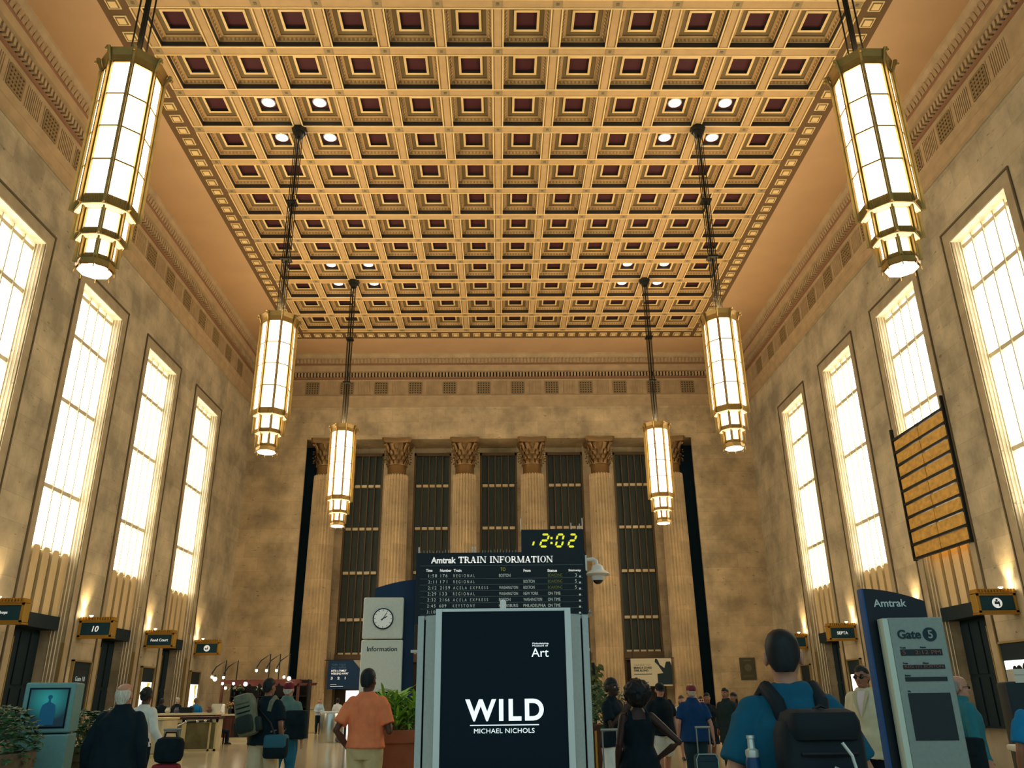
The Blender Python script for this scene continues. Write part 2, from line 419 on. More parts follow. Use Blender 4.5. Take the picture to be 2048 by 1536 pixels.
PRf = lambda t, p, z: (XR-p, t, z)
PFf = lambda t, p, z: (t, YF-p, z)
NG = 13; G0 = 27.4
ORD = ['first', 'second', 'third', 'fourth', 'fifth', 'sixth', 'seventh', 'eighth', 'ninth', 'tenth', 'eleventh', 'twelfth', 'thirteenth']
entab('trim_1', PLf, YB, YF, G0-2.87*6, NG+6); entab('trim_2', PRf, YB, YF, G0-2.87*6, NG+6); entab('trim_3', PFf, XL, XR, -15.55, 12)
gr = grille_mesh(); first = True
def put_grille(loc, rz, label, group):
    global first
    o = gr if first else gr.copy()
    if not first: COL.objects.link(o)
    first = False; o.location = loc; o.rotation_euler = (0, 0, rz); tag(o, label, 'grille', group)
for k in range(12): put_grille((-15.55+2.87*k, YF-.1, 26.06), 0, f'small square lattice grille in the far wall frieze, {ORD[k]} from the left', 'grilles in the far frieze')
for sg, xw, nm in ((-1, XL, 'left'), (1, XR, 'right')):
    for k in range(12): put_grille((xw-sg*.1, G0+2.87*k, 26.06), -sg*PI/2, f'small square lattice grille in the {nm} wall frieze, {ORD[11-k]} from the far corner', f'grilles in the {nm} frieze')

# ---- tall side windows over bronze doors
def flute_profile(d0, d1, n, depth):
    pts = []
    for i in range(n):
        a, b = d0+(d1-d0)*i/n, d0+(d1-d0)*(i+1)/n; w = b-a
        pts += [(a+w*.08, 0)]+[(a+w*(.08+.84*k/6), -depth*math.sin(PI*k/6)) for k in range(1, 6)]+[(b-w*.08, 0)]
    return pts
M_PANE = glow('daylit_pane', '#fff8ea', L_WIN)
def window_bay(no, sg, xw, ya, yb, boarded=False):
    o = bpy.data.objects.new(f'window_{no}', None); COL.objects.link(o); o['kind'] = 'structure'; o.location = (xw, (ya+yb)/2, 0)
    h = (yb-ya)/2; g = h-FR            # half widths: outer surround, glass
    X = lambda d: sg*d
    def bx(mb, d0, d1, y0, y1, z0, z1):
        a, b = sorted((X(d0), X(d1))); mb.box(a, b, y0, y1, z0, z1)
    s = MB()                            # flush stone surround with an outer bead
    for y0, y1 in ((-h, -g), (g, h)): bx(s, -.03, .02, y0, y1, 0, ZW+FR)
    bx(s, -.03, .02, -g, g, ZW, ZW+FR)
    s.build('surround', M_FRAME, o); s = MB()
    for y0, y1 in ((-h-.03, -h+.05), (h-.05, h+.03)): bx(s, -.07, .02, y0, y1, 0, ZW+FR)
    bx(s, -.08, .02, -h-.03, h+.03, ZW+FR, ZW+FR+.09); s.build('outer_bead', mat('dark_stone_bead', '#63563f', .7), o)
    for e in (-1, 1):                   # fluted jambs
        j = MB(); pr = flute_profile(.03, RD+.02, 4, .07)
        rows = [[(X(d), e*(g-.03-q), z) for d, q in pr] for z in (0, ZW)]
        j.loft(rows, cap=False, closed=False); j.build('fluted_jamb', M_JAMB, o, smooth=True)
    st = MB(); bx(st, 0, RD+.1, -g, g, ZW-.03, ZW+.05); st.build('soffit', M_JAMB, o)
    pb = 8.25
    p = MB(); bx(p, RD+.02, RD+.06, -g, g, pb, ZW-.03); p.build('pane', M_PANE, o)
    m = MB(); n = 5; w = 2*g/n
    for i in range(n+1):
        y = -g+w*i; bx(m, RD-.20, RD+.03, y-.034, y+.034, pb-.02, ZW-.03)
    for z in (11.09, 15.3, 18.61, ZW-.28):
        for i in range(n):
            y = -g+w*i; bx(m, RD-.13, RD+.03, y+.034, y+w-.034, z-.10, z+.10)
    m.build('mullion_grid', M_MULL, o)
    for i in range(n):                  # gilt bronze spandrel strips with chamfered heads
        y = -g+w*i; q = MB(); d0, d1 = RD-.16, RD-.02
        poly = [(y+.25, 5.45), (y+w-.03, 5.45), (y+w-.03, pb+.02), (y+w-.16, pb+.14), (y+.36, pb+.14), (y+.25, pb+.02)]
        a, b = sorted((X(d0), X(d1))); q.prism(poly, 'x', a, b); q.build('spandrel_panel', M_PANEL, o)
    bk = MB(); bx(bk, RD-.02, RD+.1, -g, g, 5.4, pb); bx(bk, RD-.3, RD+.9, -g, g, 4.85, 5.45); bk.build('transom', M_DOOR, o)
    d = MB(); bx(d, 1.2, 1.35, -g, g, 0, 4.85)
    for i in range(5): bx(d, 1.14, 1.2, -g+w*i+.08, -g+w*i+w-.08, .25, 2.3); bx(d, 1.14, 1.2, -g+w*i+.08, -g+w*i+w-.08, 2.45, 4.7)
    d.build('door_panel', M_DOOR, o)
    for e in (-1, 1):
        c = MB(); y = e*g; bx(c, -.06, .10, min(y, y-e*.05), max(y, y-e*.05), 0, 4.3); c.build('corner_guard', M_GUARD, o)
    return o
no = 0
for sg, xw in ((-1, XL), (1, XR)):
    for i, (a, b) in enumerate(BAYS):
        no += 1; window_bay(no, sg, xw, a, b)

# ---- plywood hoarding on the second window of the right wall
t = thing('plywood_hoarding', 'ochre plywood boarding on dark rails covering the middle of a right wall window', 'boarding', (XR, 37.85, 7.9))
M_PLY = mat('ochre_plywood', '#d2a350', .7, var=.22, scale=1.6, stretch=(1, 2, 3))
for r in range(9):
    for c in range(2):
        b = MB(); y0 = -2.55+2.55*c; b.box(-.12, -.08, y0+.03, y0+2.52, r*.683+.05, r*.683+.60); b.build('board', M_PLY, t)
for r in range(10):
    b = MB(); b.box(-.2, -.02, -2.6, 2.6, r*.683-.06, r*.683+.05); b.build('rail', M_DARK, t)
b = MB(); b.box(-.08, -.03, -.06, .06, 0, 6.15); b.build('stud', M_PLY, t)
for y in (-2.6, 2.6):
    b = MB(); b.box(-.2, -.02, y-.05, y+.05, -.1, 6.75); b.build('post', M_DARK, t)

# ---- columns in the far recess
def column_mesh():
    r = thing('column', 'fluted stone column', 'column', (0, 0, 0))
    b = MB(); b.box(-1.35, 1.35, -1.2, 1.2, 0, .5); b.lathe([(1.3, .5), (1.33, .62), (1.28, .75), (1.14, .8), (1.1, .95), (1.16, 1.05), (1.1, 1.15), (1.06, 1.2)], n=40); b.build('base', M_COLUMN, r, smooth=True)
    s = MB(); rings = []; nf = 24; k = nf*8
    def ring(R, z, dep):
        out = []
        for i in range(k):
            a = 2*PI*i/k; u = (i % 8)/8
            q = R-dep*math.sin(PI*min(max((u-.1)/.8, 0), 1)); out.append((q*math.cos(a), q*math.sin(a), z))
        return out
    for z, R in ((1.2, 1.05), (1.5, 1.05), (7, 1.03), (13, .99), (18.3, .945), (18.65, .93)): rings.append(ring(R, z, .13))
    s.loft(rings); s.build('shaft', M_COLUMN, r, smooth=True)
    c = MB(); c.lathe([(.86, 18.6), (.80, 18.66), (.76, 18.8), (.76, 19.4), (.84, 19.42), (.86, 19.5), (.70, 19.55), (.70, 20.2), (.80, 20.8), (1.0, 21.2)], n=32)
    def leaf(a, z, R, hgt, w, out):
        P = []
        for i in range(6):
            u = i/5; rad = R+out*u*u; wz = z+hgt*(u if u < .85 else .85-(u-.85)*1.2); ww = w*(1-.55*u*u)*(.6+.4*math.sin(PI*min(u*1.2, 1)))
            P.append((rad, wz, ww))
        rows = []
        for rad, wz, ww in P:
            rows.append([((rad-.03*abs(q))*math.cos(a)-q*ww/2*math.sin(a), (rad-.03*abs(q))*math.sin(a)+q*ww/2*math.cos(a), wz) for q in (-1, -.35, 0, .35, 1)])
        c.loft(rows, cap=False, closed=False)
        rad, wz, ww = P[-1]; c.ball((rad*math.cos(a), rad*math.sin(a), wz), (.07, .07, .06), 8, 6)
    for row, (z, R, hh_, n, off) in enumerate(((19.5, .80, .45, 12, 0), (19.85, .82, .45, 12, .5), (20.25, .86, .5, 12, 0))):
        for i in range(n): leaf(2*PI*(i+off)/n, z, R, hh_, .34, .3)
    for i in range(4):                  # corner volutes
        a = PI/4+PI/2*i
        c.tube([(.85*math.cos(a), .85*math.sin(a), 20.5), (1.05*math.cos(a), 1.05*math.sin(a), 20.95), (1.28*math.cos(a), 1.28*math.sin(a), 21.2), (1.36*math.cos(a), 1.36*math.sin(a), 21.1), (1.3*math.cos(a), 1.3*math.sin(a), 20.98)], [.1, .12, .12, .1, .06], 8)
        a += PI/4
        for e in (-1, 1):
            c.tube([(.8*math.cos(a+e*.1), .8*math.sin(a+e*.1), 20.5), (.95*math.cos(a+e*.28), .95*math.sin(a+e*.28), 21.05), (1.0*math.cos(a+e*.18), 1.0*math.sin(a+e*.18), 21.1)], .06, 6)
    ab = []
    for i in range(4):
        a = PI/4+PI/2*i
        for e in (-.08, .08): ab.append((1.55*math.cos(a+e), 1.55*math.sin(a+e)))
        m = a+PI/4; ab.append((.95*math.cos(m), .95*math.sin(m)))
    c.loft([[(x*.93, y*.93, 21.22) for x, y in ab], [(x, y, 21.36) for x, y in ab], [(x, y, 21.5) for x, y in ab], [(x*1.02, y*1.02, 21.63) for x, y in ab]])
    c.build('capital', mat('capital_gilt_stone', '#84643a', .4, .4), r, smooth=True)
    return r
c0 = column_mesh()
for k, x in enumerate(COLX):
    lab = f'tall fluted stone column with leafy capital at the far wall, {ORD[k]} of six from the left'
    if k == 0: c0.location = (x, YF+.62, 0); tag(c0, lab, None, 'columns of the far colonnade')
    else: dup(c0, (x, YF+.62, 0), None, lab, 'columns of the far colonnade')

# ---- dark glazed bays behind the columns
M_DGL = mat('ribbed_dark_glass', '#4b534a', .5, var=.35, scale=6, stretch=(14, 1, .25), spec=.3)
M_DMU = mat('bronze_mullion', '#6a5436', .5); M_DBAR = mat('bronze_crossbar', '#e6d0a4', .5)
M_BRIGHT = glow('bright_doorway_glass', '#f6fbf4', 1.6)
YG = YF+2.55
for k, x in enumerate(BAYX):
    o = bpy.data.objects.new(f'window_{no+1+k}', None); COL.objects.link(o); o['kind'] = 'structure'; o.location = (x, YG, 0)
    f = MB()
    for a, b in ((-1.56, -1.40), (1.40, 1.56)): f.box(a, b, -.25, .3, 0, 21.1)
    f.box(-1.56, 1.56, -.25, .3, 20.85, 21.1); f.box(-1.56, 1.56, -.35, .3, 4.35, 4.95); f.build('frame', M_DMU, o)
    g = MB(); g.box(-1.4, 1.4, .1, .15, 4.95, 20.85)
    for i in range(56): g.box(-1.4+i*.05+.012, -1.4+i*.05+.034, .07, .1, 4.95, 20.85)
    g.build('pane', M_DGL, o)
    m = MB()
    for i in range(1, 5): u = -1.4+2.8*i/5; m.box(u-.04, u+.04, -.12, .1, 4.95, 20.85)
    m.build('mullion_grid', M_DMU, o)
    bmb = MB()
    for z in (4.98, 7.55, 11.16, 14.7, 18.26):
        for i in range(5): u = -1.4+2.8*i/5; bmb.box(u+.07, u+.49, -.22, .1, z-.11, z+.11)
    bmb.build('crossbar_row', M_DBAR, o)
    d = MB(); d.box(-1.4, 1.4, .1, .2, 0, 4.35)
    for i in range(4): d.box(-1.32+.7*i, -.74+.7*i, .05, .1, .2, 2.3); d.box(-1.32+.7*i, -.74+.7*i, .05, .1, 2.5, 4.2)
    d.build('door_panel', mat('brown_bronze_door', '#3a2f22', .5, .2), o)
    if k in (0, 4):
        e = MB(); e.box(*((-.55, 1.2) if k == 0 else (-.7, .2)), -.02, .04, .05 if k == 0 else 1.5, 2.35); e.build('lit_glass_door', M_BRIGHT, o)
# ------------------------------------------------------------------ lanterns
def lamp(name, kind, loc, energy, col, parent=None, rot=None, **kw):
    l = bpy.data.lights.new(name, kind); l.energy = energy; l.color = col
    for k, v in kw.items(): setattr(l, k, v)
    o = bpy.data.objects.new(name, l); COL.objects.link(o); o.location = loc
    if rot: o.rotation_euler = rot
    if parent: o.parent = parent
    return o
M_LPANE = glow('lantern_opal_glass', '#fff0cc', L_LAN)
def oct_(R, z, off=22.5): return [(R*math.cos(math.radians(45*i+off)), R*math.sin(math.radians(45*i+off)), z) for i in range(8)]
def lantern():
    # local z measured from the lower disc (z 0) up to the ceiling (17.26)
    r = thing('hanging_lantern', 'lantern', 'lantern', (0, 0, 0))
    top = ZC-11.74
    c = MB(); c.loft([oct_(.34, top-.25), oct_(.40, top-.08), oct_(.40, top)]); c.loft([oct_(.2, top-.5), oct_(.28, top-.25)]); c.build('ceiling_canopy', M_BRONZED, r)
    b = MB(); b.tube([(0, 0, 6.2), (0, 0, top-.3)], .055, 8)
    for z in (9.6, 12.8): b.box(-.24, .24, -.24, .24, z-.05, z+.05)
    b.build('stem', M_BRONZED, r)
    for i in range(4):
        a = PI/4+PI/2*i; q = MB(); q.tube([(.2*math.cos(a), .2*math.sin(a), 6.2), (.2*math.cos(a), .2*math.sin(a), top-.3)], .024, 6); q.build('hanging_rod', M_BRONZED, r)
    tiers = [('main', .76, 1.60, 1.88, 6.07, 4, .86), ('middle', .60, .80, .98, 1.54, 1, .70), ('lower', .43, .20, .34, .75, 1, .53)]
    for nm, R, zb, z0, z1, rows, RF in tiers:
        Ri = R*math.cos(PI/8)
        p = MB()                                     # opal panes, eight faces
        for i in range(8):
            a = math.radians(45*i); hw = R*math.sin(PI/8)-.055
            for k in range(rows):
                u0, u1 = z0+(z1-z0)*k/rows+.014, z0+(z1-z0)*(k+1)/rows-.014
                n = p.add([(x*math.cos(a)-y*math.sin(a), x*math.sin(a)+y*math.cos(a), z) for z in (u0, u1) for x in (Ri-.03, Ri-.015) for y in (-hw, hw)])
                for q in ((0, 1, 3, 2), (4, 6, 7, 5), (0, 4, 5, 1), (1, 5, 7, 3), (3, 7, 6, 2), (2, 6, 4, 0)): p.face(*[n+t for t in q])
        p.build(nm+'_panes', M_LPANE, r)
        f = MB()                                     # frame: corner fins, glazing bars, reeded rail, flared lip
        for i in range(8):
            a = math.radians(45*i+22.5); ca, sa = math.cos(a), math.sin(a)
            def fin(r0, r1, w, y0, y1):
                n = f.add([(x*ca-y*sa, x*sa+y*ca, z) for z in (y0, y1) for x in (r0, r1) for y in (-w, w)])
                for q in ((0, 1, 3, 2), (4, 6, 7, 5), (0, 4, 5, 1), (1, 5, 7, 3), (3, 7, 6, 2), (2, 6, 4, 0)): f.face(*[n+t for t in q])
            fin(R-.08, RF, .022, zb, z1+.03); fin(R-.09, R+.015, .055, zb, z1+.03)
            for s in (-.035, .035):
                pass
            a = math.radians(45*i); ca, sa = math.cos(a), math.sin(a); hw = R*math.sin(PI/8)
            def bar(z0_, z1_, r0, r1, w=hw):
                n = f.add([(x*ca-y*sa, x*sa+y*ca, z) for z in (z0_, z1_) for x in (r0, r1) for y in (-w, w)])
                for q in ((0, 1, 3, 2), (4, 6, 7, 5), (0, 4, 5, 1), (1, 5, 7, 3), (3, 7, 6, 2), (2, 6, 4, 0)): f.face(*[n+t for t in q])
            bar(zb, z0, Ri-.05, Ri); bar(z1, z1+.08, Ri-.05, Ri+.01)
            for k in range(9):                       # reeds on the rail
                y = (k-4)*hw/5
                n = f.add([(x*ca-q*sa, x*sa+q*ca, z) for z in (zb+.03, z0-.03) for x, q in ((Ri, y-.02), (Ri+.02, y), (Ri, y+.02))])
                for q in ((0, 1, 4, 3), (1, 2, 5, 4)): f.face(*[n+t for t in q])
            for k in range(1, rows): z = z0+(z1-z0)*k/rows; bar(z-.022, z+.022, Ri-.03, Ri+.006)
        f.build(nm+'_frame', M_BRONZE, r)
    for R0, R1, z in ((.62, .73, 1.61), (.45, .57, .81)):   # flared opal lips under each step
        l = MB(); l.loft([oct_(R0, z-.08), oct_(R1, z-.01)], cap=False); l.build('flared_lip', glow('lip_glass', '#ffe7b0', .9), r)
    cr = MB(); cr.loft([oct_(.80, 6.08), oct_(.80, 6.30), oct_(.86, 6.52), oct_(.70, 6.50), oct_(.68, 6.1)], cap=False)
    for i in range(8):
        a = math.radians(45*i+22.5)
        cr.tube([(.80*math.cos(a), .80*math.sin(a), 6.1), (.93*math.cos(a), .93*math.sin(a), 6.5)], [.03, .06], 6); cr.ball((.97*math.cos(a), .97*math.sin(a), 6.36), .05, 8, 6)
    cr.build('crown', M_BRONZE, r)
    d = MB(); d.loft([oct_(.40, -.0), oct_(.40, .03)]); d.build('bottom_pane', M_LPANE, r)
    k = MB(); k.loft([oct_(.46, .04), oct_(.46, .2), oct_(.40, .2), oct_(.40, .04)], cap=False)
    for i in range(8): a = math.radians(45*i+22.5); k.tube([(.46*math.cos(a), .46*math.sin(a), .1), (.47*math.cos(a), .47*math.sin(a), -.08)], [.02, .012], 6)
    k.build('bottom_ring', M_BRONZE, r)
    return r
LAN = [(-10.15, 18.1, 'left'), (10.37, 18.1, 'right'), (-10.12, 34.1, 'left'), (10.38, 34.0, 'right'), (-10.05, 50.3, 'left'), (10.33, 50.2, 'right')]
wh = ['largest and nearest lantern', 'second lantern from the front', 'farthest lantern, before the colonnade,']
l0 = lantern()
for i, (x, y, sd) in enumerate(LAN):
    lab = f'tall stepped octagonal glowing bronze {wh[i//2]} on the {sd} side'
    if i == 0: l0.location = (x, y, 11.74); tag(l0, lab, None, 'hanging lanterns')
    else: dup(l0, (x, y, 11.74), None, lab, 'hanging lanterns')
    lamp('lantern_uplight', 'SPOT', (x, y, 18.45), E_UP*(.32 if i < 2 else 1.0), (1, .69, .39), rot=(PI, 0, 0), spot_size=math.radians(152), spot_blend=.9, shadow_soft_size=.4)

# ------------------------------------------------------------------ ceiling spotlights
def spot_thing():
    r = thing('ceiling_spotlight', 'x', 'spotlight'); b = MB()
    b.lathe([(.36, 0), (.36, -.07), (.30, -.09), (.28, -.03), (.28, 0)], n=20, cap=False); b.build('rim', M_ALU, r, smooth=True)
    e = MB(); e.lathe([(.02, -.13), (.16, -.12), (.27, -.05), (.28, -.03)], n=20); e.build('lens', glow('spot_lens', '#fff6e6', 14), r, smooth=True); return r
s0 = None
PAIR = {3: 'middle', 9: 'farthest'}
for sx, sd in ((-4, 'left'), (4, 'right')):
    for j in (3, 9):
        for dx, a in ((-.5, 'outer' if sx < 0 else 'inner'), (.5, 'inner' if sx < 0 else 'outer')):
            for dy, bb in ((-.5, 'near'), (.5, 'far')):
                p = (GX+(sx+dx)*AX, GY0+(j+dy)*AY, ZC+.62)
                lab = f'lit ceiling spotlight, {bb} {a} of four around the {PAIR[j]} {sd} lantern'
                if s0 is None: s0 = spot_thing(); s0.location = p; tag(s0, lab, None, 'lit spotlights in the coffers')
                else: dup(s0, p, None, lab, 'lit spotlights in the coffers')
                lamp('spotlight_beam', 'SPOT', (p[0], p[1], p[2]-.2), E_SPOT, (1, .86, .66), spot_size=math.radians(60), spot_blend=.6, shadow_soft_size=.25)

# ------------------------------------------------------------------ sign boxes on the piers, with an uplight each
ZS = 4.62
def sign_box(sg, Y, words, what, kind, icon=None, h=.86):
    xw = XL if sg < 0 else XR
    r = thing('pier_sign', what, 'sign', (xw-sg*.02, Y, ZS))
    X0, X1 = sorted((0, -sg*1.62)); cx = (X0+X1)/2
    c = MB(); c.box(X0, X1, -.02, .34, 0, .76); c.build('cabinet', M_BRONZED, r)
    f = MB(); f.box(X0, X1, -.08, -.02, 0, .09); f.box(X0, X1, -.08, -.02, .67, .76); f.box(X0, X0+.11, -.08, -.02, 0, .76); f.box(X1-.11, X1, -.08, -.02, 0, .76)
    e = X1 if sg < 0 else X0
    for k in range(6): f.tube([(e-sg*.0, -.03+.07*k, .02), (e-sg*.0, -.03+.07*k, .74)], .03, 6)
    f.box(X0-.03, X1+.03, -.12, .38, -.05, 0); f.build('gilt_frame', M_GOLD, r)
    k_ = MB(); k_.box(X0-.04, X1+.04, -.12, .38, .76, .80)
    n = 13
    for i in range(n):
        u = X0+(X1-X0)*(i+.5)/n; k_.box(u-.035, u+.035, -.14, .40, .80, .93)
    k_.build('crenellated_top', M_GOLD, r)
    p = MB(); p.box(X0+.11, X1-.11, -.04, -.02, .09, .67); p.build('face', M_SIGN, r)
    if words:
        hh = .15 if len(words) > 3 else .27
        if words in ('SEPTA',): hh = .17
        text('lettering', words, M_WHITE, r, cx, -.05, .38, h=hh, bold=.015, anchor='c', shear=.16 if words == '10' else 0)
    if icon: icon(r, cx)
    lx = -sg*.42
    u = MB(); u.lathe([(.05, .93), (.06, 1.0), (.09, 1.03), (.09, 1.0)], c=(lx, .14, 0), n=12); u.build('uplight', glow('uplight_lens', '#ffe9b8', 6), r)
    lamp('sign_uplight', 'SPOT', (xw-sg*.30, Y+.14, ZS+1.0), E_SIGN, (1, .72, .38), rot=(0, (PI+.2) if sg > 0 else (PI-.2), 0), spot_size=math.radians(75), spot_blend=1, shadow_soft_size=.06)
    lamp('sign_uplight', 'POINT', (xw-sg*.22, Y+.14, ZS+1.10), E_SIGN*.05, (1, .8, .5), shadow_soft_size=.08)
    return r
def disc(mb, cx, cz, R, y0, y1, n=28): mb.prism([(cx+R*math.cos(2*PI*i/n), cz+R*math.sin(2*PI*i/n)) for i in range(n)], 'y', y0, y1)
def icon_phone(r, cx):
    d = MB(); disc(d, cx, .38, .2, -.06, -.04); d.build('symbol_disc', M_WHITE, r)
    p = MB(); p.box(cx-.11, cx+.0, -.07, -.06, .30, .38); p.box(cx-.13, cx-.08, -.07, -.06, .36, .40); p.prism([(cx+.01, .3), (cx+.08, .3), (cx+.08, .48), (cx+.03, .48), (cx+.03, .4), (cx+.01, .4)], 'y', -.07, -.06); p.build('symbol', M_SIGN, r)
def icon_people(r, cx):
    d = MB(); disc(d, cx, .38, .2, -.06, -.04); d.build('symbol_disc', M_WHITE, r)
    p = MB(); disc(p, cx-.01, .49, .045, -.07, -.06, 14); p.prism([(cx-.11, .33), (cx-.11, .44), (cx-.03, .45), (cx, .40), (cx+.03, .45), (cx+.1, .43), (cx+.1, .26), (cx+.05, .24), (cx+.05, .33)], 'y', -.07, -.06); p.build('symbol', M_SIGN, r)
def icon_rail(r, cx):
    d = MB(); d.box(cx-.55, cx-.25, -.06, -.04, .25, .5); d.build('symbol_disc', M_WHITE, r)
SY = [33.3, 41.15, 49.05, 57.15]
sign_box(-1, SY[0], 'Shops', 'gilt framed navy pier sign reading Shops at the left edge', 's')
sign_box(-1, SY[1], '10', 'gilt framed navy pier sign reading 10 on the left wall', 's')
sign_box(-1, SY[2], 'Food Court', 'gilt framed navy pier sign reading Food Court on the left wall', 's')
sign_box(-1, SY[3], None, 'gilt framed navy pier sign with a round white symbol on the left wall', 's', icon_phone)
sign_box(1, SY[0], None, 'gilt framed navy pier sign with a round white figure symbol at the right edge', 's', icon_people)
sign_box(1, SY[1], None, 'gilt framed navy pier sign on the right wall hidden behind the gate pylon', 's')
sign_box(1, SY[2], 'SEPTA', 'gilt framed navy pier sign with five white capitals just left of the gate pylon', 's')
sign_box(1, SY[3], None, 'gilt framed navy pier sign nearest the far wall on the right, behind a head', 's', icon_rail)

# ------------------------------------------------------------------ display cases on the piers
def case(sg, ya, yb, lab, lit=None, z1=3.6, words=None):
    xw = XL if sg < 0 else XR
    r = thing('display_case', lab, 'display case', (xw, (ya+yb)/2, 0), PI/2 if sg < 0 else -PI/2)
    h = (yb-ya)/2                       # local: x along the wall, -y into the hall
    f = MB(); f.box(-h, -h+.09, -.14, 0, .5, z1); f.box(h-.09, h, -.14, 0, .5, z1); f.box(-h, h, -.14, 0, z1-.08, z1); f.box(-h, h, -.14, 0, .5, .6); f.build('frame', M_GUARD, r)
    p = MB(); p.box(-h+.09, h-.09, -.06, 0, .6, z1-.08); p.build('panel', M_DOOR, r)
    if words:
        q = MB(); q.box(-h+.25, h-.25, -.08, -.06, 1.0, z1-.45); q.build('board', mat('slate_board', '#16262c', .4), r)
        text('lettering', words, mat('pale_text', '#b9cfd0', .6, emit=.25), r, 0, -.09, 2.75, w=.95, anchor='c')
    if lit:
        q = MB(); q.box(-h+.28, h-.2, -.08, -.06, 1.35, 2.75); q.build('lit_poster', glow('lit_poster', '#f4f6ea', 1.5), r)
        s = MB(); s.prism([(.05, 2.7), (.5, 2.72), (.35, 2.45), (.45, 2.2), (.3, 1.9), (.38, 1.5), (.2, 1.4), (.22, 2.1), (.08, 2.35)], 'y', -.095, -.08); s.build('poster_art', glow('poster_yellow', lit, .7), r)
    return r
case(-1, 41.0, 42.9, 'gilt framed dark case with the words Gate 10 on the left wall', words='Gate 10')
case(-1, 48.95, 50.85, 'gilt framed case with a lit yellow poster behind the white-clad person', lit='#d8c25a')
case(-1, 56.75, 58.65, 'gilt framed case with a lit yellow poster nearest the far left corner', lit='#e0cc50')
case(1, 48.9, 50.85, 'gilt framed case with a lit yellow poster beside the man in a blazer', lit='#d5c860')
case(1, 57.0, 58.9, 'dark gilt framed case nearest the far right corner')
r = case(1, 33.0, 35.1, 'gilt framed case with a glowing advert of dark shapes at the right edge')
q = MB(); q.box(-.85, .85, -.09, -.07, 1.35, 2.85); q.build('lit_poster', glow('poster_pale', '#e9f2e6', 1.1), r)
q = MB(); disc(q, .1, 2.45, .2, -.1, -.09); disc(q, .55, 2.5, .24, -.1, -.09); disc(q, -.2, 2.5, .14, -.1, -.09); q.prism([(.0, 2.3), (.1, 2.25), (.55, 1.9), (.5, 1.8)], 'y', -.1, -.09); q.build('poster_art', M_DARK, r)

# ------------------------------------------------------------------ banners and plaque at the far wall
M_BLUE = mat('banner_blue', '#16385c', .6)
r = thing('banner', 'blue banner about a family weekend hanging left in the colonnade', 'banner', (-11.25, 63.95, 2.45))
b = MB(); b.box(-1.5, 1.5, -.02, .02, 0, 2.0); b.build('sheet', M_BLUE, r)
b = MB(); b.prism([(.35, 2.0), (1.5, 2.0), (1.5, .72)], 'y', -.03, -.021); b.build('picture', mat('banner_photo', '#a39d88', .7, var=.4, scale=3), r)
text('small_lettering', 'TURN YOUR\nDAY-TRIPPER', mat('banner_dim_text', '#5f83a5', .6), r, -1.25, -.03, 1.42, w=1.1, h=.34)
text('lettering', 'INTO A FAMILY\nWEEKEND AWAY', M_WHITE, r, -1.25, -.03, 1.0, w=1.3, h=.34, bold=.02)
text('figures', '3   2   1', M_WHITE, r, -1.25, -.03, .66, w=1.1, h=.18, bold=.02)
b = MB(); b.box(-1.25, -.3, -.03, -.021, .16, .19); b.box(-1.25, -.8, -.03, -.021, .3, .32); b.build('rule', M_WHITE, r)
b = MB(); b.tube([(-1.4, 0, 2.0), (-1.4, 0, 2.6)], .015, 6); b.tube([(1.4, 0, 2.0), (1.4, 0, 2.6)], .015, 6); b.tube([(-1.95, .1, 2.02), (1.95, .1, 2.02)], .03, 6); b.build('hanger', M_DARK, r)
r = thing('banner', 'cream banner about bringing a loved one, hanging right in the colonnade', 'banner', (11.4, 63.95, 2.4))
b = MB(); b.box(-1.55, 1.5, -.02, .02, 0, 1.95); b.build('sheet', mat('banner_cream', '#cdc3a2', .7), r)
b = MB(); b.prism([(.3, 1.92), (.45, 1.9), (.62, 1.5), (.95, 1.25), (1.1, 1.7), (1.4, 1.72), (1.5, 1.4), (1.5, .1), (.4, .1), (.4, .85), (.85, .9), (.5, 1.45), (.25, 1.7)], 'y', -.03, -.021); b.build('picture', mat('banner_figure', '#1c2f35', .7), r)
text('small_lettering', 'YOUR NEXT TRIP', mat('banner_faint_text', '#a39a80', .6), r, -1.35, -.03, 1.42, w=1.25, h=.12)
text('lettering', 'BRING A LOVED\nONE ALONG', mat('banner_dark_text', '#1d2a2e', .6), r, -1.35, -.03, 1.02, w=1.35, h=.34, bold=.025)
b = MB(); b.box(-1.35, .0, -.03, -.021, .82, .86); b.box(-1.3, -.85, -.03, -.021, .4, .43); b.box(-1.3, -.3, -.03, -.021, .24, .29); b.build('rule', mat('banner_dark_text', '#1d2a2e'), r)
b = MB(); b.tube([(-1.4, 0, 1.95), (-1.4, 0, 2.5)], .015, 6); b.tube([(1.4, 0, 1.95), (1.4, 0, 2.5)], .015, 6); b.tube([(-1.95, .1, 1.97), (1.95, .1, 1.97)], .03, 6); b.build('hanger', M_DARK, r)
r = thing('wall_plaque', 'dark bronze memorial plaque on the far wall right of the columns', 'plaque', (18.55, YF-.02, 2.75))
b = MB(); b.box(-.58, .58, -.05, .02, 0, 1.57); b.build('plate', mat('plaque_bronze', '#54503f', .5, .4), r)
b = MB()
for z in (.2, .28): b.box(-.4, .4, -.06, -.05, z, z+.04)
b.box(-.3, .3, -.06, -.05, 1.32, 1.4); b.lathe([(.01, 0), (.25, .02), (.27, .06)], n=20); b.xf(Matrix.Translation((0, -.05, .85)) @ Matrix.Rotation(PI/2, 4, 'X'), len(b.v)-60); b.build('relief', mat('plaque_relief', '#6d6751', .5, .4), r)

# the eye stands at 1.45 m: settle the shell, measured from an eye height of 1.6 m, on the floor
for o in list(bpy.data.objects):
    if o.parent is None and o.type != 'CAMERA' and o.name != 'floor': o.location.z -= .15
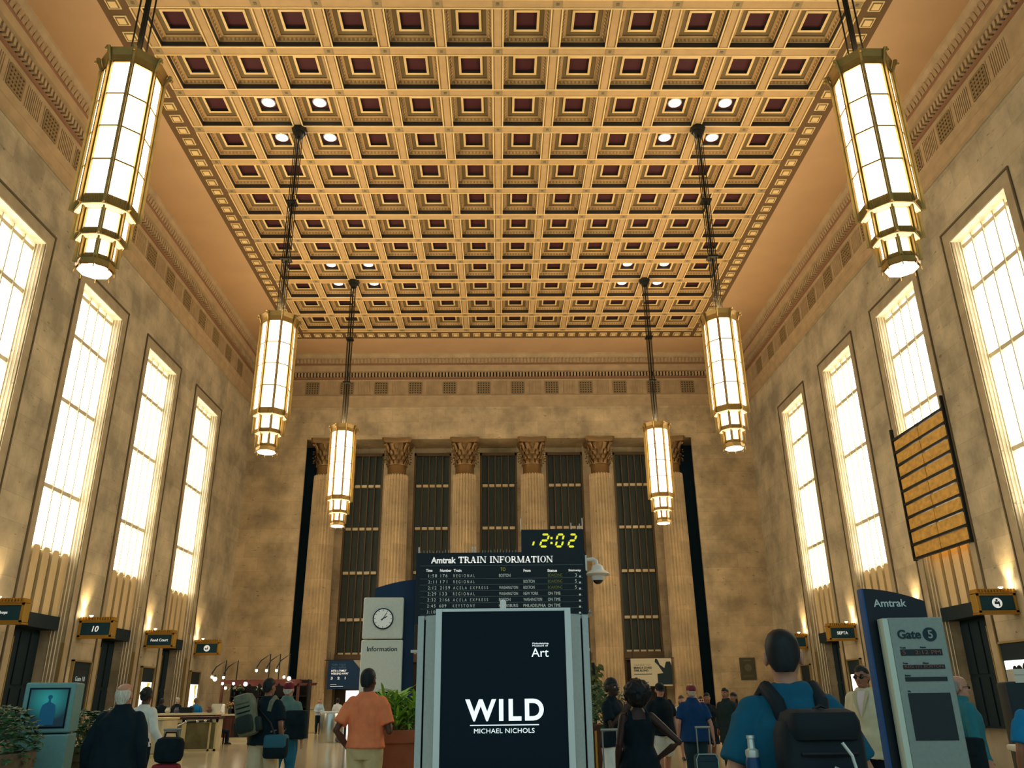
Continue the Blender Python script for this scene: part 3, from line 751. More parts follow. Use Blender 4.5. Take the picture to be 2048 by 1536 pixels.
# ------------------------------------------------------------------ advertising kiosk
KY = 6.0
r = thing('advertising_kiosk', 'tall black glass advertising kiosk reading WILD with grey metal sides', 'kiosk', (.03, KY, 0))
H = 2.2
b = MB(); b.prism([(-.60, .10), (-.47, .03), (.47, .03), (.60, .10), (.60, .62), (-.60, .62)], 'z', .06, 2.14); b.build('body', M_DARK, r)
b = MB(); b.box(-.435, .435, -.045, -.02, .1, 2.185, ); b.build('front_glass', M_GLASSK, r)
b = MB()
for s in (-1, 1): b.box(min(s*.435, s*.478), max(s*.435, s*.478), -.06, .0, .05, 2.2)
b.box(-.478, .478, -.05, .05, 2.185, 2.205); b.build('front_frame', mat('kiosk_pale_edge', '#dde4e0', .5, .05), r)
for s in (-1, 1):
    w = MB(); w.prism([(s*.478, -.02), (s*.555, .035), (s*.555, .06), (s*.478, .06)], 'z', .05, 2.165); w.build('side_panel', M_ALU, r)
    w = MB(); w.prism([(s*.568, .03), (s*.612, .045), (s*.612, .66), (s*.568, .66)], 'z', .05, 2.165); w.build('side_post', M_ALU, r)
b = MB(); b.box(-.61, .61, .07, .66, 2.14, 2.165); b.build('cap', M_ALU, r); b = MB(); b.box(-.64, .64, -.02, .68, 0, .06); b.build('plinth', M_ALU, r)
b = MB(); b.lathe([(.022, 2.17), (.022, 2.27), (.015, 2.28)], c=(-.0, .1, 0), n=14); b.build('sensor_post', mat('white_plastic', '#e6e6e0', .4), r, smooth=True)
M_LIT = mat('kiosk_white_print', '#f2f6f2', .6, emit=.75, ecol='#eef8f8')
def P_(px, py, Y=KY-.05): v = ony(px, py, Y); return v.x-.03, v.z+.15
x0, z0 = P_(930, 1443); x1, z1 = P_(1087, 1397)
text('wild_lettering', 'WILD', M_LIT, r, x0, -.05, z0, w=x1-x0, h=z1-z0, bold=.03, space=1.2)
a, z = P_(940, 1450); b2, _ = P_(1078, 1450); q = MB(); q.box(a, b2, -.052, -.048, z-.006, z+.0); q.build('rule', M_LIT, r)
x0, z0 = P_(948, 1467); x1, z1 = P_(1069, 1456)
text('name_lettering', 'MICHAEL NICHOLS', M_LIT, r, x0, -.05, z0, w=x1-x0, h=z1-z0, space=1.05)
textz = None
x0, z0 = P_(1065, 1293); x1, z1 = P_(1097, 1285)
text('museum_lettering', 'Philadelphia\nMuseum of', M_LIT, r, x0, -.05, z0, w=x1-x0, h=z1-z0)
x0, z0 = P_(1063, 1314); x1, z1 = P_(1097, 1296)
text('art_lettering', 'Art', M_LIT, r, x0, -.05, z0, w=x1-x0, h=z1-z0, bold=-.0)
rescale(r, 1.2)

# ------------------------------------------------------------------ information booth, departure board, digital clock
BY = 20.0
bt = thing('information_booth', 'dark navy information booth with a thin white ledge under the departures board', 'booth', (.05, BY, 0))
b = MB(); b.box(-1.98, 1.95, .1, 2.6, 0, 3.12); b.build('body', M_NAVY, bt)
b = MB(); b.box(-2.12, 2.08, -.1, .1, 2.49, 2.55); b.build('ledge', mat('white_ledge', '#cfd6d2', .5), bt)
b = MB(); b.box(-2.0, 1.97, -.05, 2.65, 0, 1.1); b.box(-2.05, 2.02, -.15, 2.7, 1.1, 1.15); b.build('counter', M_DOOR, bt)
bd = thing('departures_board', 'black split-flap departures board headed TRAIN INFORMATION', 'departures board', (0, BY, 0))
def Q(px, py): v = ony(px, py, BY-.02); return v.x, v.z
tl, tr = Q(833, 1107), Q(1171, 1102)
b = MB(); b.box(tl[0], tr[0], 0, .5, 3.13, (tl[1]+tr[1])/2); b.build('case', mat('board_black', '#0b1c26', .5), bd)
def brd(name, s, px0, pyb, px1, pyt, m, bold=.0, space=1, fixw=True):
    x0, z0 = Q(px0, pyb); x1, z1 = Q(px1, pyt)
    return text(name, s, m, bd, x0, -.02, z0, w=(x1-x0) if fixw else None, h=z1-z0, bold=bold, space=space)
brd('operator_lettering', 'Amtrak', 862, 1127, 912, 1114, M_WHITE, .03)
# serif heading: thick and thin strokes with slab serifs
def serif(word, x0, z0, w, h, m, parent, y):
    mb = MB(); T, t = .26, .10
    G = {'T': (.95, [('v', .475, 0, 1, T), ('h', 0, .95, .93, t*1.3), ('v', .04, .72, 1, t), ('v', .91, .72, 1, t), ('s', .475, 0)]),
         'R': (1.0, [('v', .2, 0, 1, T), ('h', .05, .6, .95, t), ('h', .2, .6, .5, t), ('v', .66, .52, .93, T*.8), ('d', .48, .5, .9, 0, T), ('s', .2, 0), ('s', .92, 0)]),
         'A': (1.05, [('d', .5, 1, .14, 0, t), ('d', .52, 1, .86, 0, T), ('h', .25, .75, .33, t), ('s', .14, 0), ('s', .86, 0)]),
         'I': (.5, [('v', .25, 0, 1, T), ('s', .25, 0), ('s', .25, .96)]),
         'N': (1.1, [('v', .14, 0, 1, t), ('d', .16, 1, .94, 0, T), ('v', .96, 0, 1, t), ('s', .14, 0), ('s', .12, .96), ('s', .96, .96)]),
         'F': (.88, [('v', .2, 0, 1, T), ('h', .05, .85, .95, t), ('h', .2, .62, .5, t), ('v', .82, .75, 1, t), ('v', .62, .38, .64, t), ('s', .2, 0)]),
         'O': (1.05, [('o',)]),
         'M': (1.3, [('v', .14, 0, 1, t), ('d', .16, 1, .62, 0, T*.9), ('d', 1.08, 1, .66, 0, t), ('v', 1.1, 0, 1, T), ('s', .14, 0), ('s', 1.1, 0), ('s', .12, .96), ('s', 1.16, .96)])}
    tot = sum((G[c][0]+.09) if c != ' ' else .55 for c in word)-.09; k = w/tot; cx = 0
    def poly(p): mb.prism([(x0+a*k, z0+q*h) for a, q in p], 'y', y-.004, y)
    for c in word:
        if c == ' ': cx += .55; continue
        wd, st = G[c]
        for s in st:
            if s[0] == 'v': _, x, a, q, tt = s; poly([(cx+x-tt/2, a), (cx+x+tt/2, a), (cx+x+tt/2, q), (cx+x-tt/2, q)])
            elif s[0] == 'h': _, a, q, z, tt = s; poly([(cx+a, z-tt/2), (cx+q, z-tt/2), (cx+q, z+tt/2), (cx+a, z+tt/2)])
            elif s[0] == 'd': _, xa, za, xb, zb, tt = s; poly([(cx+xb-tt/2, zb), (cx+xb+tt/2, zb), (cx+xa+tt/2, za), (cx+xa-tt/2, za)])
            elif s[0] == 's': _, x, z = s; poly([(cx+x-.22, z), (cx+x+.22, z), (cx+x+.22, z+.06), (cx+x-.22, z+.06)])
            else:
                n = 24; R = [[(x0+(cx+.52+math.cos(2*PI*i/n)*a)*k, y-.002, z0+(.5+math.sin(2*PI*i/n)*q)*h) for i in range(n)] for a, q in ((.52, .53), (.28, .46))]
                mb.loft(R, cap=False)
        cx += wd+.09
    return mb.build('heading_lettering', m, parent)
x0, z0 = Q(917, 1126); x1, z1 = Q(1105, 1112); serif('TRAIN INFORMATION', x0, z0, x1-x0, z1-z0, M_WHITE, bd, -.02)
M_FLAP = mat('flap_white', '#dfe8e0', .7, emit=.12); M_FLAPY = mat('flap_yellow', '#8f9a55', .7); M_YEL = mat('flap_bright_yellow', '#e3d56a', .7)
for s, a, q in (('Time', 852, 865), ('Number', 880, 903), ('Train', 907, 923), ('From', 1047, 1061), ('Status', 1095, 1114), ('Stairway', 1137, 1162)): brd('column_heading', s, a, 1144, q, 1138, M_WHITE, .02)
brd('column_heading', 'TO', 1001, 1142, 1011, 1135, M_YEL, .01)
rows = [('1:58', '176', 'REGIONAL', 'BOSTON', '', 'BOARDING', '3'), ('2:11', '171', 'REGIONAL', '', 'BOSTON', 'BOARDING', '5'), ('2:12', '2159', 'ACELA EXPRESS', 'WASHINGTON', 'BOSTON', 'BOARDING', '5'),
        ('2:29', '133', 'REGIONAL', 'WASHINGTON', 'NEW YORK', 'ON TIME', ''), ('2:32', '2166', 'ACELA EXPRESS', 'BOSTON', 'WASHINGTON', 'ON TIME', ''), ('2:45', '609', 'KEYSTONE', 'HARRISBURG', 'PHILADELPHIA', 'ON TIME', ''), ('3:10', '', '', '', '', '', '')]
for k, rw in enumerate(rows):
    yb = 1155+k*12.05; dy = 6.5
    sk = lambda px: -(px-850)*.006
    cells = [(rw[0], 857-k*.6, 874-k*.6, 1.3), (rw[1], 881-k*.5, (901 if len(rw[1]) == 4 else 895)-k*.5, 1.3), (rw[2], 907-k*.3, 907+len(rw[2])*5.3, 1.8), (rw[3], 998, 998+len(rw[3])*3.8, 1), (rw[4], 1047, 1047+len(rw[4])*3.7, 1), (rw[5], 1096, 1096+len(rw[5])*3.55, 1), (rw[6], 1150, 1153.5, 1)]
    for c, (s, a, q, sp) in enumerate(cells):
        if s: brd('flap_lettering', s, a, yb+sk(a), q, yb-dy+sk(a), M_FLAPY if s == 'BOARDING' else M_FLAP, .0, sp)
    if k < 7:
        b = MB(); x, z = Q(1160, yb-2); b.box(x-.022, x+.022, -.03, 0, z-.02, z+.02); b.build('row_marker', M_FLAP, bd)
    x0, z = Q(840, yb+3.2); x1, _ = Q(1166, yb+3.2); b = MB(); b.box(x0, x1, -.015, 0, z-.009, z+.009); b.build('row_rule', mat('board_rule', '#4d5f62', .6), bd)
x0, z = Q(840, 1132); x1, _ = Q(1166, 1132); b = MB(); b.box(x0, x1, -.015, 0, z-.009, z+.009); b.build('row_rule', mat('board_rule', '#4d5f62', .6), bd)
b = MB(); random.seed(3)
top = (tl[1]+tr[1])/2
b.box(tl[0]+.02, .5, .09, .11, top-.005, top+.012)
for i in range(34):
    x = tl[0]+.1+i*.075
    if x < .5: b.tube([(x, .1, top), (x+random.uniform(-.02, .02), .1, top+random.uniform(.05, .1))], .004, 4)
for x in (tl[0]+.05, -.7+.05, -.58): b.tube([(x, .1, top), (x, .1, top+.16)], .018, 5)
b.build('bird_spikes', mat('spike_steel', '#c8cdc4', .4), bd)
dc = thing('digital_clock', 'black digital clock with yellow digits reading 2:02 above the departures board', 'clock', (0, BY, 0))
a, z0 = Q(1043, 1103); q, z1 = Q(1166, 1058)
b = MB(); b.box(a, q, .0, .4, top, z1); b.build('case', mat('board_black', '#0b1c26'), dc)
M_SEG = glow('digit_yellow', '#dcdc38', .85)
def digit(px0, px1, pyt, pyb, segs):
    x0, zt = Q(px0, pyt); x1, zb = Q(px1, pyb); w = .045; zm = (zt+zb)/2; sh = .05
    L = {'a': ((x0, zt), (x1, zt)), 'd': ((x0, zb), (x1, zb)), 'g': ((x0, zm), (x1, zm)), 'f': ((x0, zm), (x0, zt)), 'b': ((x1, zm), (x1, zt)), 'e': ((x0, zb), (x0, zm)), 'c': ((x1, zb), (x1, zm))}
    m = MB()
    for s in segs:
        (p, r_), (u, v) = L[s]; K = lambda z: sh*(z-zb)/(zt-zb)
        if s in 'adg': m.prism([(p+.03+K(r_), r_-w/2), (u-.03+K(r_), r_-w/2), (u-.03+w/2+K(r_), r_), (u-.03+K(r_), r_+w/2), (p+.03+K(r_), r_+w/2), (p+.03-w/2+K(r_), r_)], 'y', -.03, -.005)
        else: m.prism([(p-w/2+K(r_), r_+.03), (p+w/2+K(r_), r_+.03), (p+w/2+K(v), v-.03), (p-w/2+K(v), v-.03)], 'y', -.03, -.005)
    return m.build('digit', M_SEG, dc)
digit(1080, 1094, 1069, 1093, 'abged'); digit(1111, 1124, 1069, 1093, 'abcdef'); digit(1136, 1149, 1069, 1093, 'abged')
digit(1057, 1066, 1069, 1093, 'c')
b = MB()
for py in (1076, 1086): x, z = Q(1103, py); b.box(x-.025, x+.025, -.03, -.005, z-.025, z+.025)
b.build('colon', M_SEG, dc)
b = MB()
for px, hgt in ((1143, .18), (1156, .1), (1160, .16), (1042, .3), (1166, .3)): x, z = Q(px, 1060); b.tube([(x, .1, z1-.02), (x, .1, z1+hgt)], .012, 5)
b.build('bird_spikes', mat('spike_steel', '#c8cdc4'), dc)
# dome cameras on the right edge of the board
M_CAM = mat('camera_white', '#dfe0d8', .4)
r = thing('dome_camera', 'large white dome camera on an arm at the right edge of the departures board', 'camera', (tr[0]-.02, BY+.05, 4.20))
b = MB(); b.box(0, .04, -.1, .1, .15, .52); b.build('bracket_plate', M_CAM, r)
b = MB(); b.tube([(.02, 0, .42), (.2, 0, .44), (.27, 0, .40), (.29, 0, .3)], .045, 10); b.build('arm', M_CAM, r, smooth=True)
b = MB(); b.lathe([(.05, .32), (.13, .27), (.16, .17), (.26, .11), (.30, .07), (.25, .04), (.14, .03)], c=(.3, 0, 0), n=24); b.build('housing', M_CAM, r, smooth=True)
b = MB(); b.lathe([(.17, .04), (.17, -.04), (.14, -.08), (.13, -.04)], c=(.3, 0, 0), n=24); b.build('ring', M_CAM, r, smooth=True)
b = MB(); b.ball((.3, 0, -.05), (.125, .125, .12), 16, 10); b.build('dome', mat('camera_dome', '#10191c', .1, spec=.6), r, smooth=True)
r = thing('small_camera', 'small silver bracket camera at the right of the booth', 'camera', (2.0, BY+.08, 3.27))
b = MB(); b.tube([(0, 0, .05), (.12, 0, .06), (.2, 0, .16)], .03, 8); b.tube([(.06, -.1, .0), (.22, -.04, .06)], .05, 10); b.build('body', M_STEEL, r, smooth=True)
b = MB(); b.ball((.04, -.12, -.01), .045, 10, 8); b.build('lens', M_DARK, r, smooth=True)

# ------------------------------------------------------------------ information pylon with clock
PY = 18.5
r = thing('information_pylon', 'pale grey pylon with a round clock over the word Information and a blue fin behind', 'sign', (-2.55, PY, 0), math.radians(4))
M_PYL = mat('pylon_pale_metal', '#ece9d6', .5, .0, var=.04, scale=20); M_FIN = mat('pylon_blue', '#0c3050', .5)
b = MB(); b.bevbox(-.44, .44, -.02, .22, 2.86, 3.74, .03); b.build('clock_head', M_PYL, r)
b = MB(); b.bevbox(-.45, .45, .0, .2, .05, 2.84, .03); b.build('body', M_PYL, r)
b = MB(); disc(b, 0, 3.28, .225, -.06, -.02, 36); b.build('clock_rim', M_DARK, r)
b = MB(); disc(b, 0, 3.28, .20, -.065, -.05, 36); b.build('clock_face', mat('clock_white', '#f3f2e4', .5, emit=.12), r)
b = MB()
for i in range(12):
    a = 2*PI*i/12; c, s = math.cos(a), math.sin(a); q = .006
    b.prism([(c*.165-s*q, 3.28+s*.165+c*q), (c*.165+s*q, 3.28+s*.165-c*q), (c*.19+s*q, 3.28+s*.19-c*q), (c*.19-s*q, 3.28+s*.19+c*q)], 'y', -.07, -.065)
b.build('hour_marks', M_DARK, r)
for nm, an, ln, q in (('hour_hand', 61, .10, .009), ('minute_hand', 12, .15, .006)):
    a = math.radians(90-an); c, s = math.cos(a), math.sin(a); b = MB()
    if nm == 'minute_hand': a = math.radians(90-32); c, s = math.cos(a), math.sin(a)
    b.prism([(-c*.05-s*q, 3.28-s*.05+c*q), (-c*.05+s*q, 3.28-s*.05-c*q), (c*ln+s*q, 3.28+s*ln-c*q), (c*ln-s*q, 3.28+s*ln+c*q)], 'y', -.076, -.07); b.build(nm, M_DARK, r)
text('lettering', 'Information', mat('dark_letter', '#1c2a2e', .6), r, -.32, -.0, 2.60, w=.65, bold=.012)
b = MB(); b.box(-.1, .3, -.02, .0, 1.05, 1.78); b.build('screen', M_GLASSK, r)
text('screen_text', 'TRAINS', mat('screen_dim_text', '#6f8496', .6), r, -.06, -.025, 1.42, w=.28)
b = MB(); pts = [(-.22, .05), (.68, .05)]+[(.68-.9*i/12, 4.16-.19*(i/12)**1.6) for i in range(13)]; b.prism(pts, 'y', .24, .34); b.build('blue_fin', M_FIN, r)
rescale(r, 1.092)

# ------------------------------------------------------------------ gate pylon
GYY = 6.3
r = thing('gate_pylon', 'grey gate pylon reading Gate 5 with a taller blue fin behind', 'sign', (3.145, GYY, 0), math.radians(-3))
M_GP = mat('gate_grey_metal', '#8b978f', .5, .2, var=.06, scale=30)
b = MB(); b.bevbox(-.205, .205, .0, .1, .05, 2.145, .012); b.build('panel', M_GP, r)
b = MB(); b.box(-.245, -.205, .0, .1, .05, 2.14); b.build('pale_edge', mat('gate_pale_edge', '#c8d6c6', .45, .1), r)
fin = MB(); fin.prism([(-.308, .05), (.15, .05)]+[(.15-.458*i/10, 2.275+.1*(1-(1-i/10)**1.8)) for i in range(11)], 'y', .12, .2); fin.build('blue_fin', mat('gate_fin_dark', '#08161f', .4), r)
b = MB(); b.prism([(-.32, .05), (-.308, .05), (-.308, 2.375), (-.32, 2.375)], 'y', .115, .215); b.build('fin_edge', mat('fin_bright_blue', '#0f4d8a', .45), r)
M_DL = mat('gate_dark_letter', '#17323a', .6); M_GL = mat('gate_fin_letter', '#c2cfcb', .6)
text('operator_lettering', 'Amtrak', M_GL, r, -.245, .115, 2.235, w=.25, bold=.015)
text('gate_lettering', 'Gate', M_DL, r, -.15, -.004, 1.99, w=.17, bold=.02)
b = MB(); disc(b, .088, 2.02, .05, -.006, .0, 32); b.build('number_disc', M_DL, r)
text('number', '5', M_GP, r, .088, -.008, 2.02, h=.06, anchor='c', bold=.02)
M_LED = mat('led_strip', '#182226', .4); M_LEDT = mat('led_text', '#7b5549', .6, emit=.08)
for z0, z1, s1, s2, l1 in ((1.87, 1.915, 'Track', 'Departs', '5    2:12 PM'), (1.775, 1.805, 'Train', 'Name', 'REG 171 BOSTON'), (1.69, 1.72, 'Status', None, None), (1.29, 1.61, 'Via', None, None)):
    b = MB(); b.box(-.15, .155, -.004, .0, z0, z1); b.build('display', M_LED, r)
    text('caption', s1, M_DL, r, -.148, -.003, z1+.006, h=.012)
    if s2: text('caption', s2, M_DL, r, 0, -.003, z1+.006, h=.012)
    if l1: text('display_text', l1, M_LEDT, r, -.14, -.006, z0+.009, w=.28, h=(z1-z0)*.6)
rescale(r, 1.15)

# ------------------------------------------------------------------ screen pillar on the left
r = thing('screen_pillar', 'teal grey pillar with a lit screen of a standing figure, between planters', 'screen', (-4.12, 8.0, 0), math.radians(17))
M_TP = mat('pillar_teal_metal', '#6f9a96', .5, .2, var=.06, scale=30)
b = MB(); b.bevbox(-.21, .21, .0, .46, .04, 1.35, .015); b.build('lower_body', M_TP, r)
b = MB(); b.bevbox(-.21, .21, .0, .46, 1.36, 1.79, .015); b.build('head', M_TP, r)
b = MB(); b.box(-.17, .165, -.006, .002, 1.40, 1.745); b.build('bezel', M_GLASSK, r)
def screen_mat():
    m = bpy.data.materials.new('screen_picture'); m.use_nodes = True; nt = m.node_tree; bb = nt.nodes['Principled BSDF']; N = nt.nodes.new; K = nt.links.new
    tc = N('ShaderNodeTexCoord'); g = N('ShaderNodeTexGradient'); g.gradient_type = 'SPHERICAL'; mp = N('ShaderNodeMapping')
    mp.inputs['Location'].default_value = (0, 0, -7.05); mp.inputs['Scale'].default_value = (4.4, 4.4, 4.7); K(tc.outputs['Object'], mp.inputs[0]); K(mp.outputs[0], g.inputs[0])
    rr = N('ShaderNodeValToRGB'); rr.color_ramp.elements[0].color = (*lin('#082633'), 1); rr.color_ramp.elements[1].color = (*lin('#24a8a4'), 1); K(g.outputs[0], rr.inputs[0])
    K(rr.outputs[0], bb.inputs['Emission Color']); bb.inputs['Emission Strength'].default_value = .55; bb.inputs['Base Color'].default_value = (.01, .02, .03, 1); return m
b = MB(); b.box(-.155, .15, -.009, -.006, 1.415, 1.73); b.build('picture', screen_mat(), r)
b = MB(); disc(b, .01, 1.665, .019, -.012, -.009, 20); b.prism([(-.052, 1.43), (.068, 1.43), (.07, 1.55), (.062, 1.597), (.04, 1.612), (.02, 1.622), (.018, 1.65), (.002, 1.65), (.0, 1.622), (-.022, 1.612), (-.044, 1.597), (-.054, 1.55)], 'y', -.012, -.009); b.build('pictured_figure', glow('figure_blue', '#14506e', .3), r)
rescale(r, 1.125)

# ------------------------------------------------------------------ plants and pots
M_LF = mat('leaf_green', '#3f6a2c', .5, var=.35, scale=14, spec=.4); M_LF2 = mat('dracaena_leaf', '#93c44c', .45, var=.3, scale=10, spec=.4)
M_DLF = mat('dark_leaf', '#2b5a38', .45, var=.35, scale=12, spec=.5)
M_TERRA = mat('terracotta', '#9a5638', .7, var=.12, scale=5); M_WPOT = mat('stone_planter', '#6a5a44', .75, var=.25, scale=18)
def planter(loc, R, h, m, plabel, name='planter', cat='planter'):
    o = MB(); o.lathe([(R*.74, 0), (R*.78, .02), (R*.97, h*.86), (R*1.05, h*.87), (R*1.05, h), (R*.93, h), (R*.9, h*.9), (.01, h*.88)], n=36)
    ob = o.build(name, m, None, True, loc); tag(ob, plabel, cat); return ob
def strap_leaf(mb, base, az, ln, droop, w):
    p = []; n = 7
    for i in range(n):
        u = i/(n-1); rr = ln*(u*.75); z = ln*(.75*u-droop*u*u)
        p.append((base[0]+rr*math.cos(az), base[1]+rr*math.sin(az), base[2]+z, w*math.sin(PI*min(.08+u*.92, 1))**.7*(1-u*.35)))
    rows = [[(x-q*ww*math.sin(az), y+q*ww*math.cos(az), z+abs(q)*ww*.35) for q in (-1, 0, 1)] for x, y, z, ww in p]
    mb.loft(rows, cap=False, closed=False)
def dracaena(loc, lab, seed, stems, hgt):
    random.seed(seed); r = thing('potted_dracaena', lab, 'plant', loc)
    st = MB(); lf = MB()
    for k in range(stems):
        a = random.uniform(0, 2*PI); q = random.uniform(0, .16); x, y = q*math.cos(a), q*math.sin(a); H_ = hgt*random.uniform(.45, 1)
        tx, ty = x*1.9, y*1.9; st.tube([(x, y, -.15), (tx, ty, H_*.8)], [.018, .012], 6)
        for i in range(26):
            u = random.uniform(.15, 1); strap_leaf(lf, (x+(tx-x)*u, y+(ty-y)*u, H_*.8*u), random.uniform(0, 2*PI), random.uniform(.22, .40), random.uniform(.25, .75)*(1.3-u*.6), .022)
    st.build('stems', mat('plant_stem', '#5d6b37', .7), r); lf.build('leaves', M_LF2, r, True); return r
def shrub(loc, R, h, lab, seed, m=None, n=520, name='leafy_shrub'):
    random.seed(seed); r = thing(name, lab, 'plant', loc); lf = MB(); st = MB()
    for k in range(12):
        a = random.uniform(0, 2*PI); q = random.uniform(.3, .9)*R; st.tube([(0, 0, -.12), (q*.4*math.cos(a), q*.4*math.sin(a), h*.4), (q*math.cos(a), q*math.sin(a), h*random.uniform(.5, .9))], [.015, .01, .005], 5)
    for k in range(n):
        a = random.uniform(0, 2*PI); z = random.uniform(-.12, 1); q = R*math.sqrt(random.uniform(.15, 1))*math.sqrt(max(.05, 1-max(z, 0)**2*.75))
        c = Vector((q*math.cos(a), q*math.sin(a), z*h)); d = Vector((math.cos(a)+random.uniform(-.7, .7), math.sin(a)+random.uniform(-.7, .7), random.uniform(-.5, .6))).normalized()
        s = d.cross(Vector((0, 0, 1))).normalized(); l = random.uniform(.05, .095); w = l*.42; nn = s.cross(d)
        i0 = lf.add([c, c+d*l*.5+s*w, c+d*l+nn*-.01, c+d*l*.5-s*w, c+d*l*.5+nn*.012]); lf.face(i0, i0+1, i0+4); lf.face(i0+1, i0+2, i0+4); lf.face(i0+2, i0+3, i0+4); lf.face(i0+3, i0, i0+4)
    st.build('stems', mat('plant_stem', '#5d6b37'), r); lf.build('leaves', m or M_DLF, r); return r
planter((-1.27, 11.0, 0), .32, 1.115, M_TERRA, 'large round terracotta planter behind the black kiosk', 'planter')
dracaena((-1.27, 11.0, 1.03), 'bright green strap-leaved plant in the terracotta planter by the kiosk', 5, 15, .62)
planter((-4.83, 8.25, 0), .47, 1.04, M_WPOT, 'brown stone planter in the lower left corner', 'planter')
shrub((-4.80, 8.25, 1.03), .50, .40, 'dark leafy shrub in the planter in the lower left corner', 8, n=800)
planter((-4.72, 10.2, 0), .42, 1.0, M_WPOT, 'brown stone planter between the screen pillar and the man in a black coat', 'planter')
shrub((-4.72, 10.2, .98), .44, .40, 'dark leafy shrub between the screen pillar and the man in a black coat', 9, n=600)
# ------------------------------------------------------------------ people
def remesh(mb, v, it=4, warp=None, fold=0, seed=0):
    me = bpy.data.meshes.new('r'); me.from_pydata(mb.v, [], mb.f)
    import bmesh
    bm = bmesh.new(); bm.from_mesh(me); bmesh.ops.recalc_face_normals(bm, faces=bm.faces); bm.to_mesh(me); bm.free()
    o = bpy.data.objects.new('r', me); COL.objects.link(o)
    m = o.modifiers.new('a', 'REMESH'); m.mode = 'VOXEL'; m.voxel_size = v; m.use_smooth_shade = True
    s = o.modifiers.new('b', 'SMOOTH'); s.factor = .5; s.iterations = it
    out = bake(o); bpy.data.objects.remove(o); bpy.data.meshes.remove(me)
    if fold:
        off = Vector((seed*3.1, seed*1.7, 0))
        ns = [vt.normal.copy() for vt in out.vertices]
        for vt, n in zip(out.vertices, ns):
            p = vt.co; q = Vector((p.x*9, p.y*9, p.z*3.2+p.x*3))+off
            vt.co = p+n*((noise.noise(q)*.8+.35)*fold+noise.noise(q*2.3)*fold*.4)
    if warp:
        for vt in out.vertices: vt.co = warp(vt.co)
    out.polygons.foreach_set('use_smooth', [True]*len(out.polygons)); out.update()
    return out
def limb(mb, pts, rad, n=14):
    mb.tube(pts, rad, n)
    for p, r in zip(pts, rad): mb.ball(p, r*1.0, 12, 8)
def ell(mb, rows, n=24):
    mb.loft([[(cx+rx*math.cos(2*PI*i/n), cy+ry*math.sin(2*PI*i/n), z) for i in range(n)] for z, rx, ry, cx, cy in rows])
def hand(mb, w, d, side, n, s=1, curl=.5):
    """palm, four fingers and a thumb; d forearm direction, side the thumb side, n the palm normal"""
    d = d.normalized(); side = (side-d*side.dot(d)).normalized(); n = (n-d*n.dot(d)-side*n.dot(side)).normalized()
    R = []
    for t, a, b in ((-.01, .026, .019), (.03, .034, .018), (.07, .043, .016), (.095, .042, .013)):
        R.append([w+d*t*s+side*(a*s*math.cos(2*PI*i/12))+n*(b*s*math.sin(2*PI*i/12)) for i in range(12)])
    mb.loft(R)
    for i, l in enumerate((.070, .078, .073, .058)):
        p = w+d*.088*s+side*(.033-.022*i)*s; dr = (d+side*(.16-.11*i)).normalized(); pts = [p]
        for k in range(3):
            ang = curl*(k+.6)*.55; q = dr*math.cos(ang)+n*math.sin(ang); p = p+q*l*s*(.42, .33, .25)[k]; pts.append(p)
        limb(mb, pts, [.0095*s, .0092*s, .0085*s, .007*s], 8)
    p = w+d*.025*s+side*.03*s; q = (d*.55+side*.7+n*.35).normalized(); r = (d*.85+side*.3+n*.4).normalized()
    limb(mb, [p, p+q*.035*s, p+q*.035*s+r*.032*s], [.013*s, .011*s, .0085*s], 8)
HEAD = [(.0, .028, .03, .05), (.012, .045, .045, .042), (.04, .058, .068, .028), (.07, .066, .083, .014), (.105, .072, .092, .004), (.14, .076, .097, -.003), (.175, .076, .096, -.006), (.205, .066, .083, -.008), (.225, .043, .056, -.008), (.236, .015, .02, -.008)]
SKIN = {'pale': '#b98468', 'tan': '#96654a', 'brown': '#5c3a2c', 'dark': '#3a2620', 'pink': '#c08a72'}
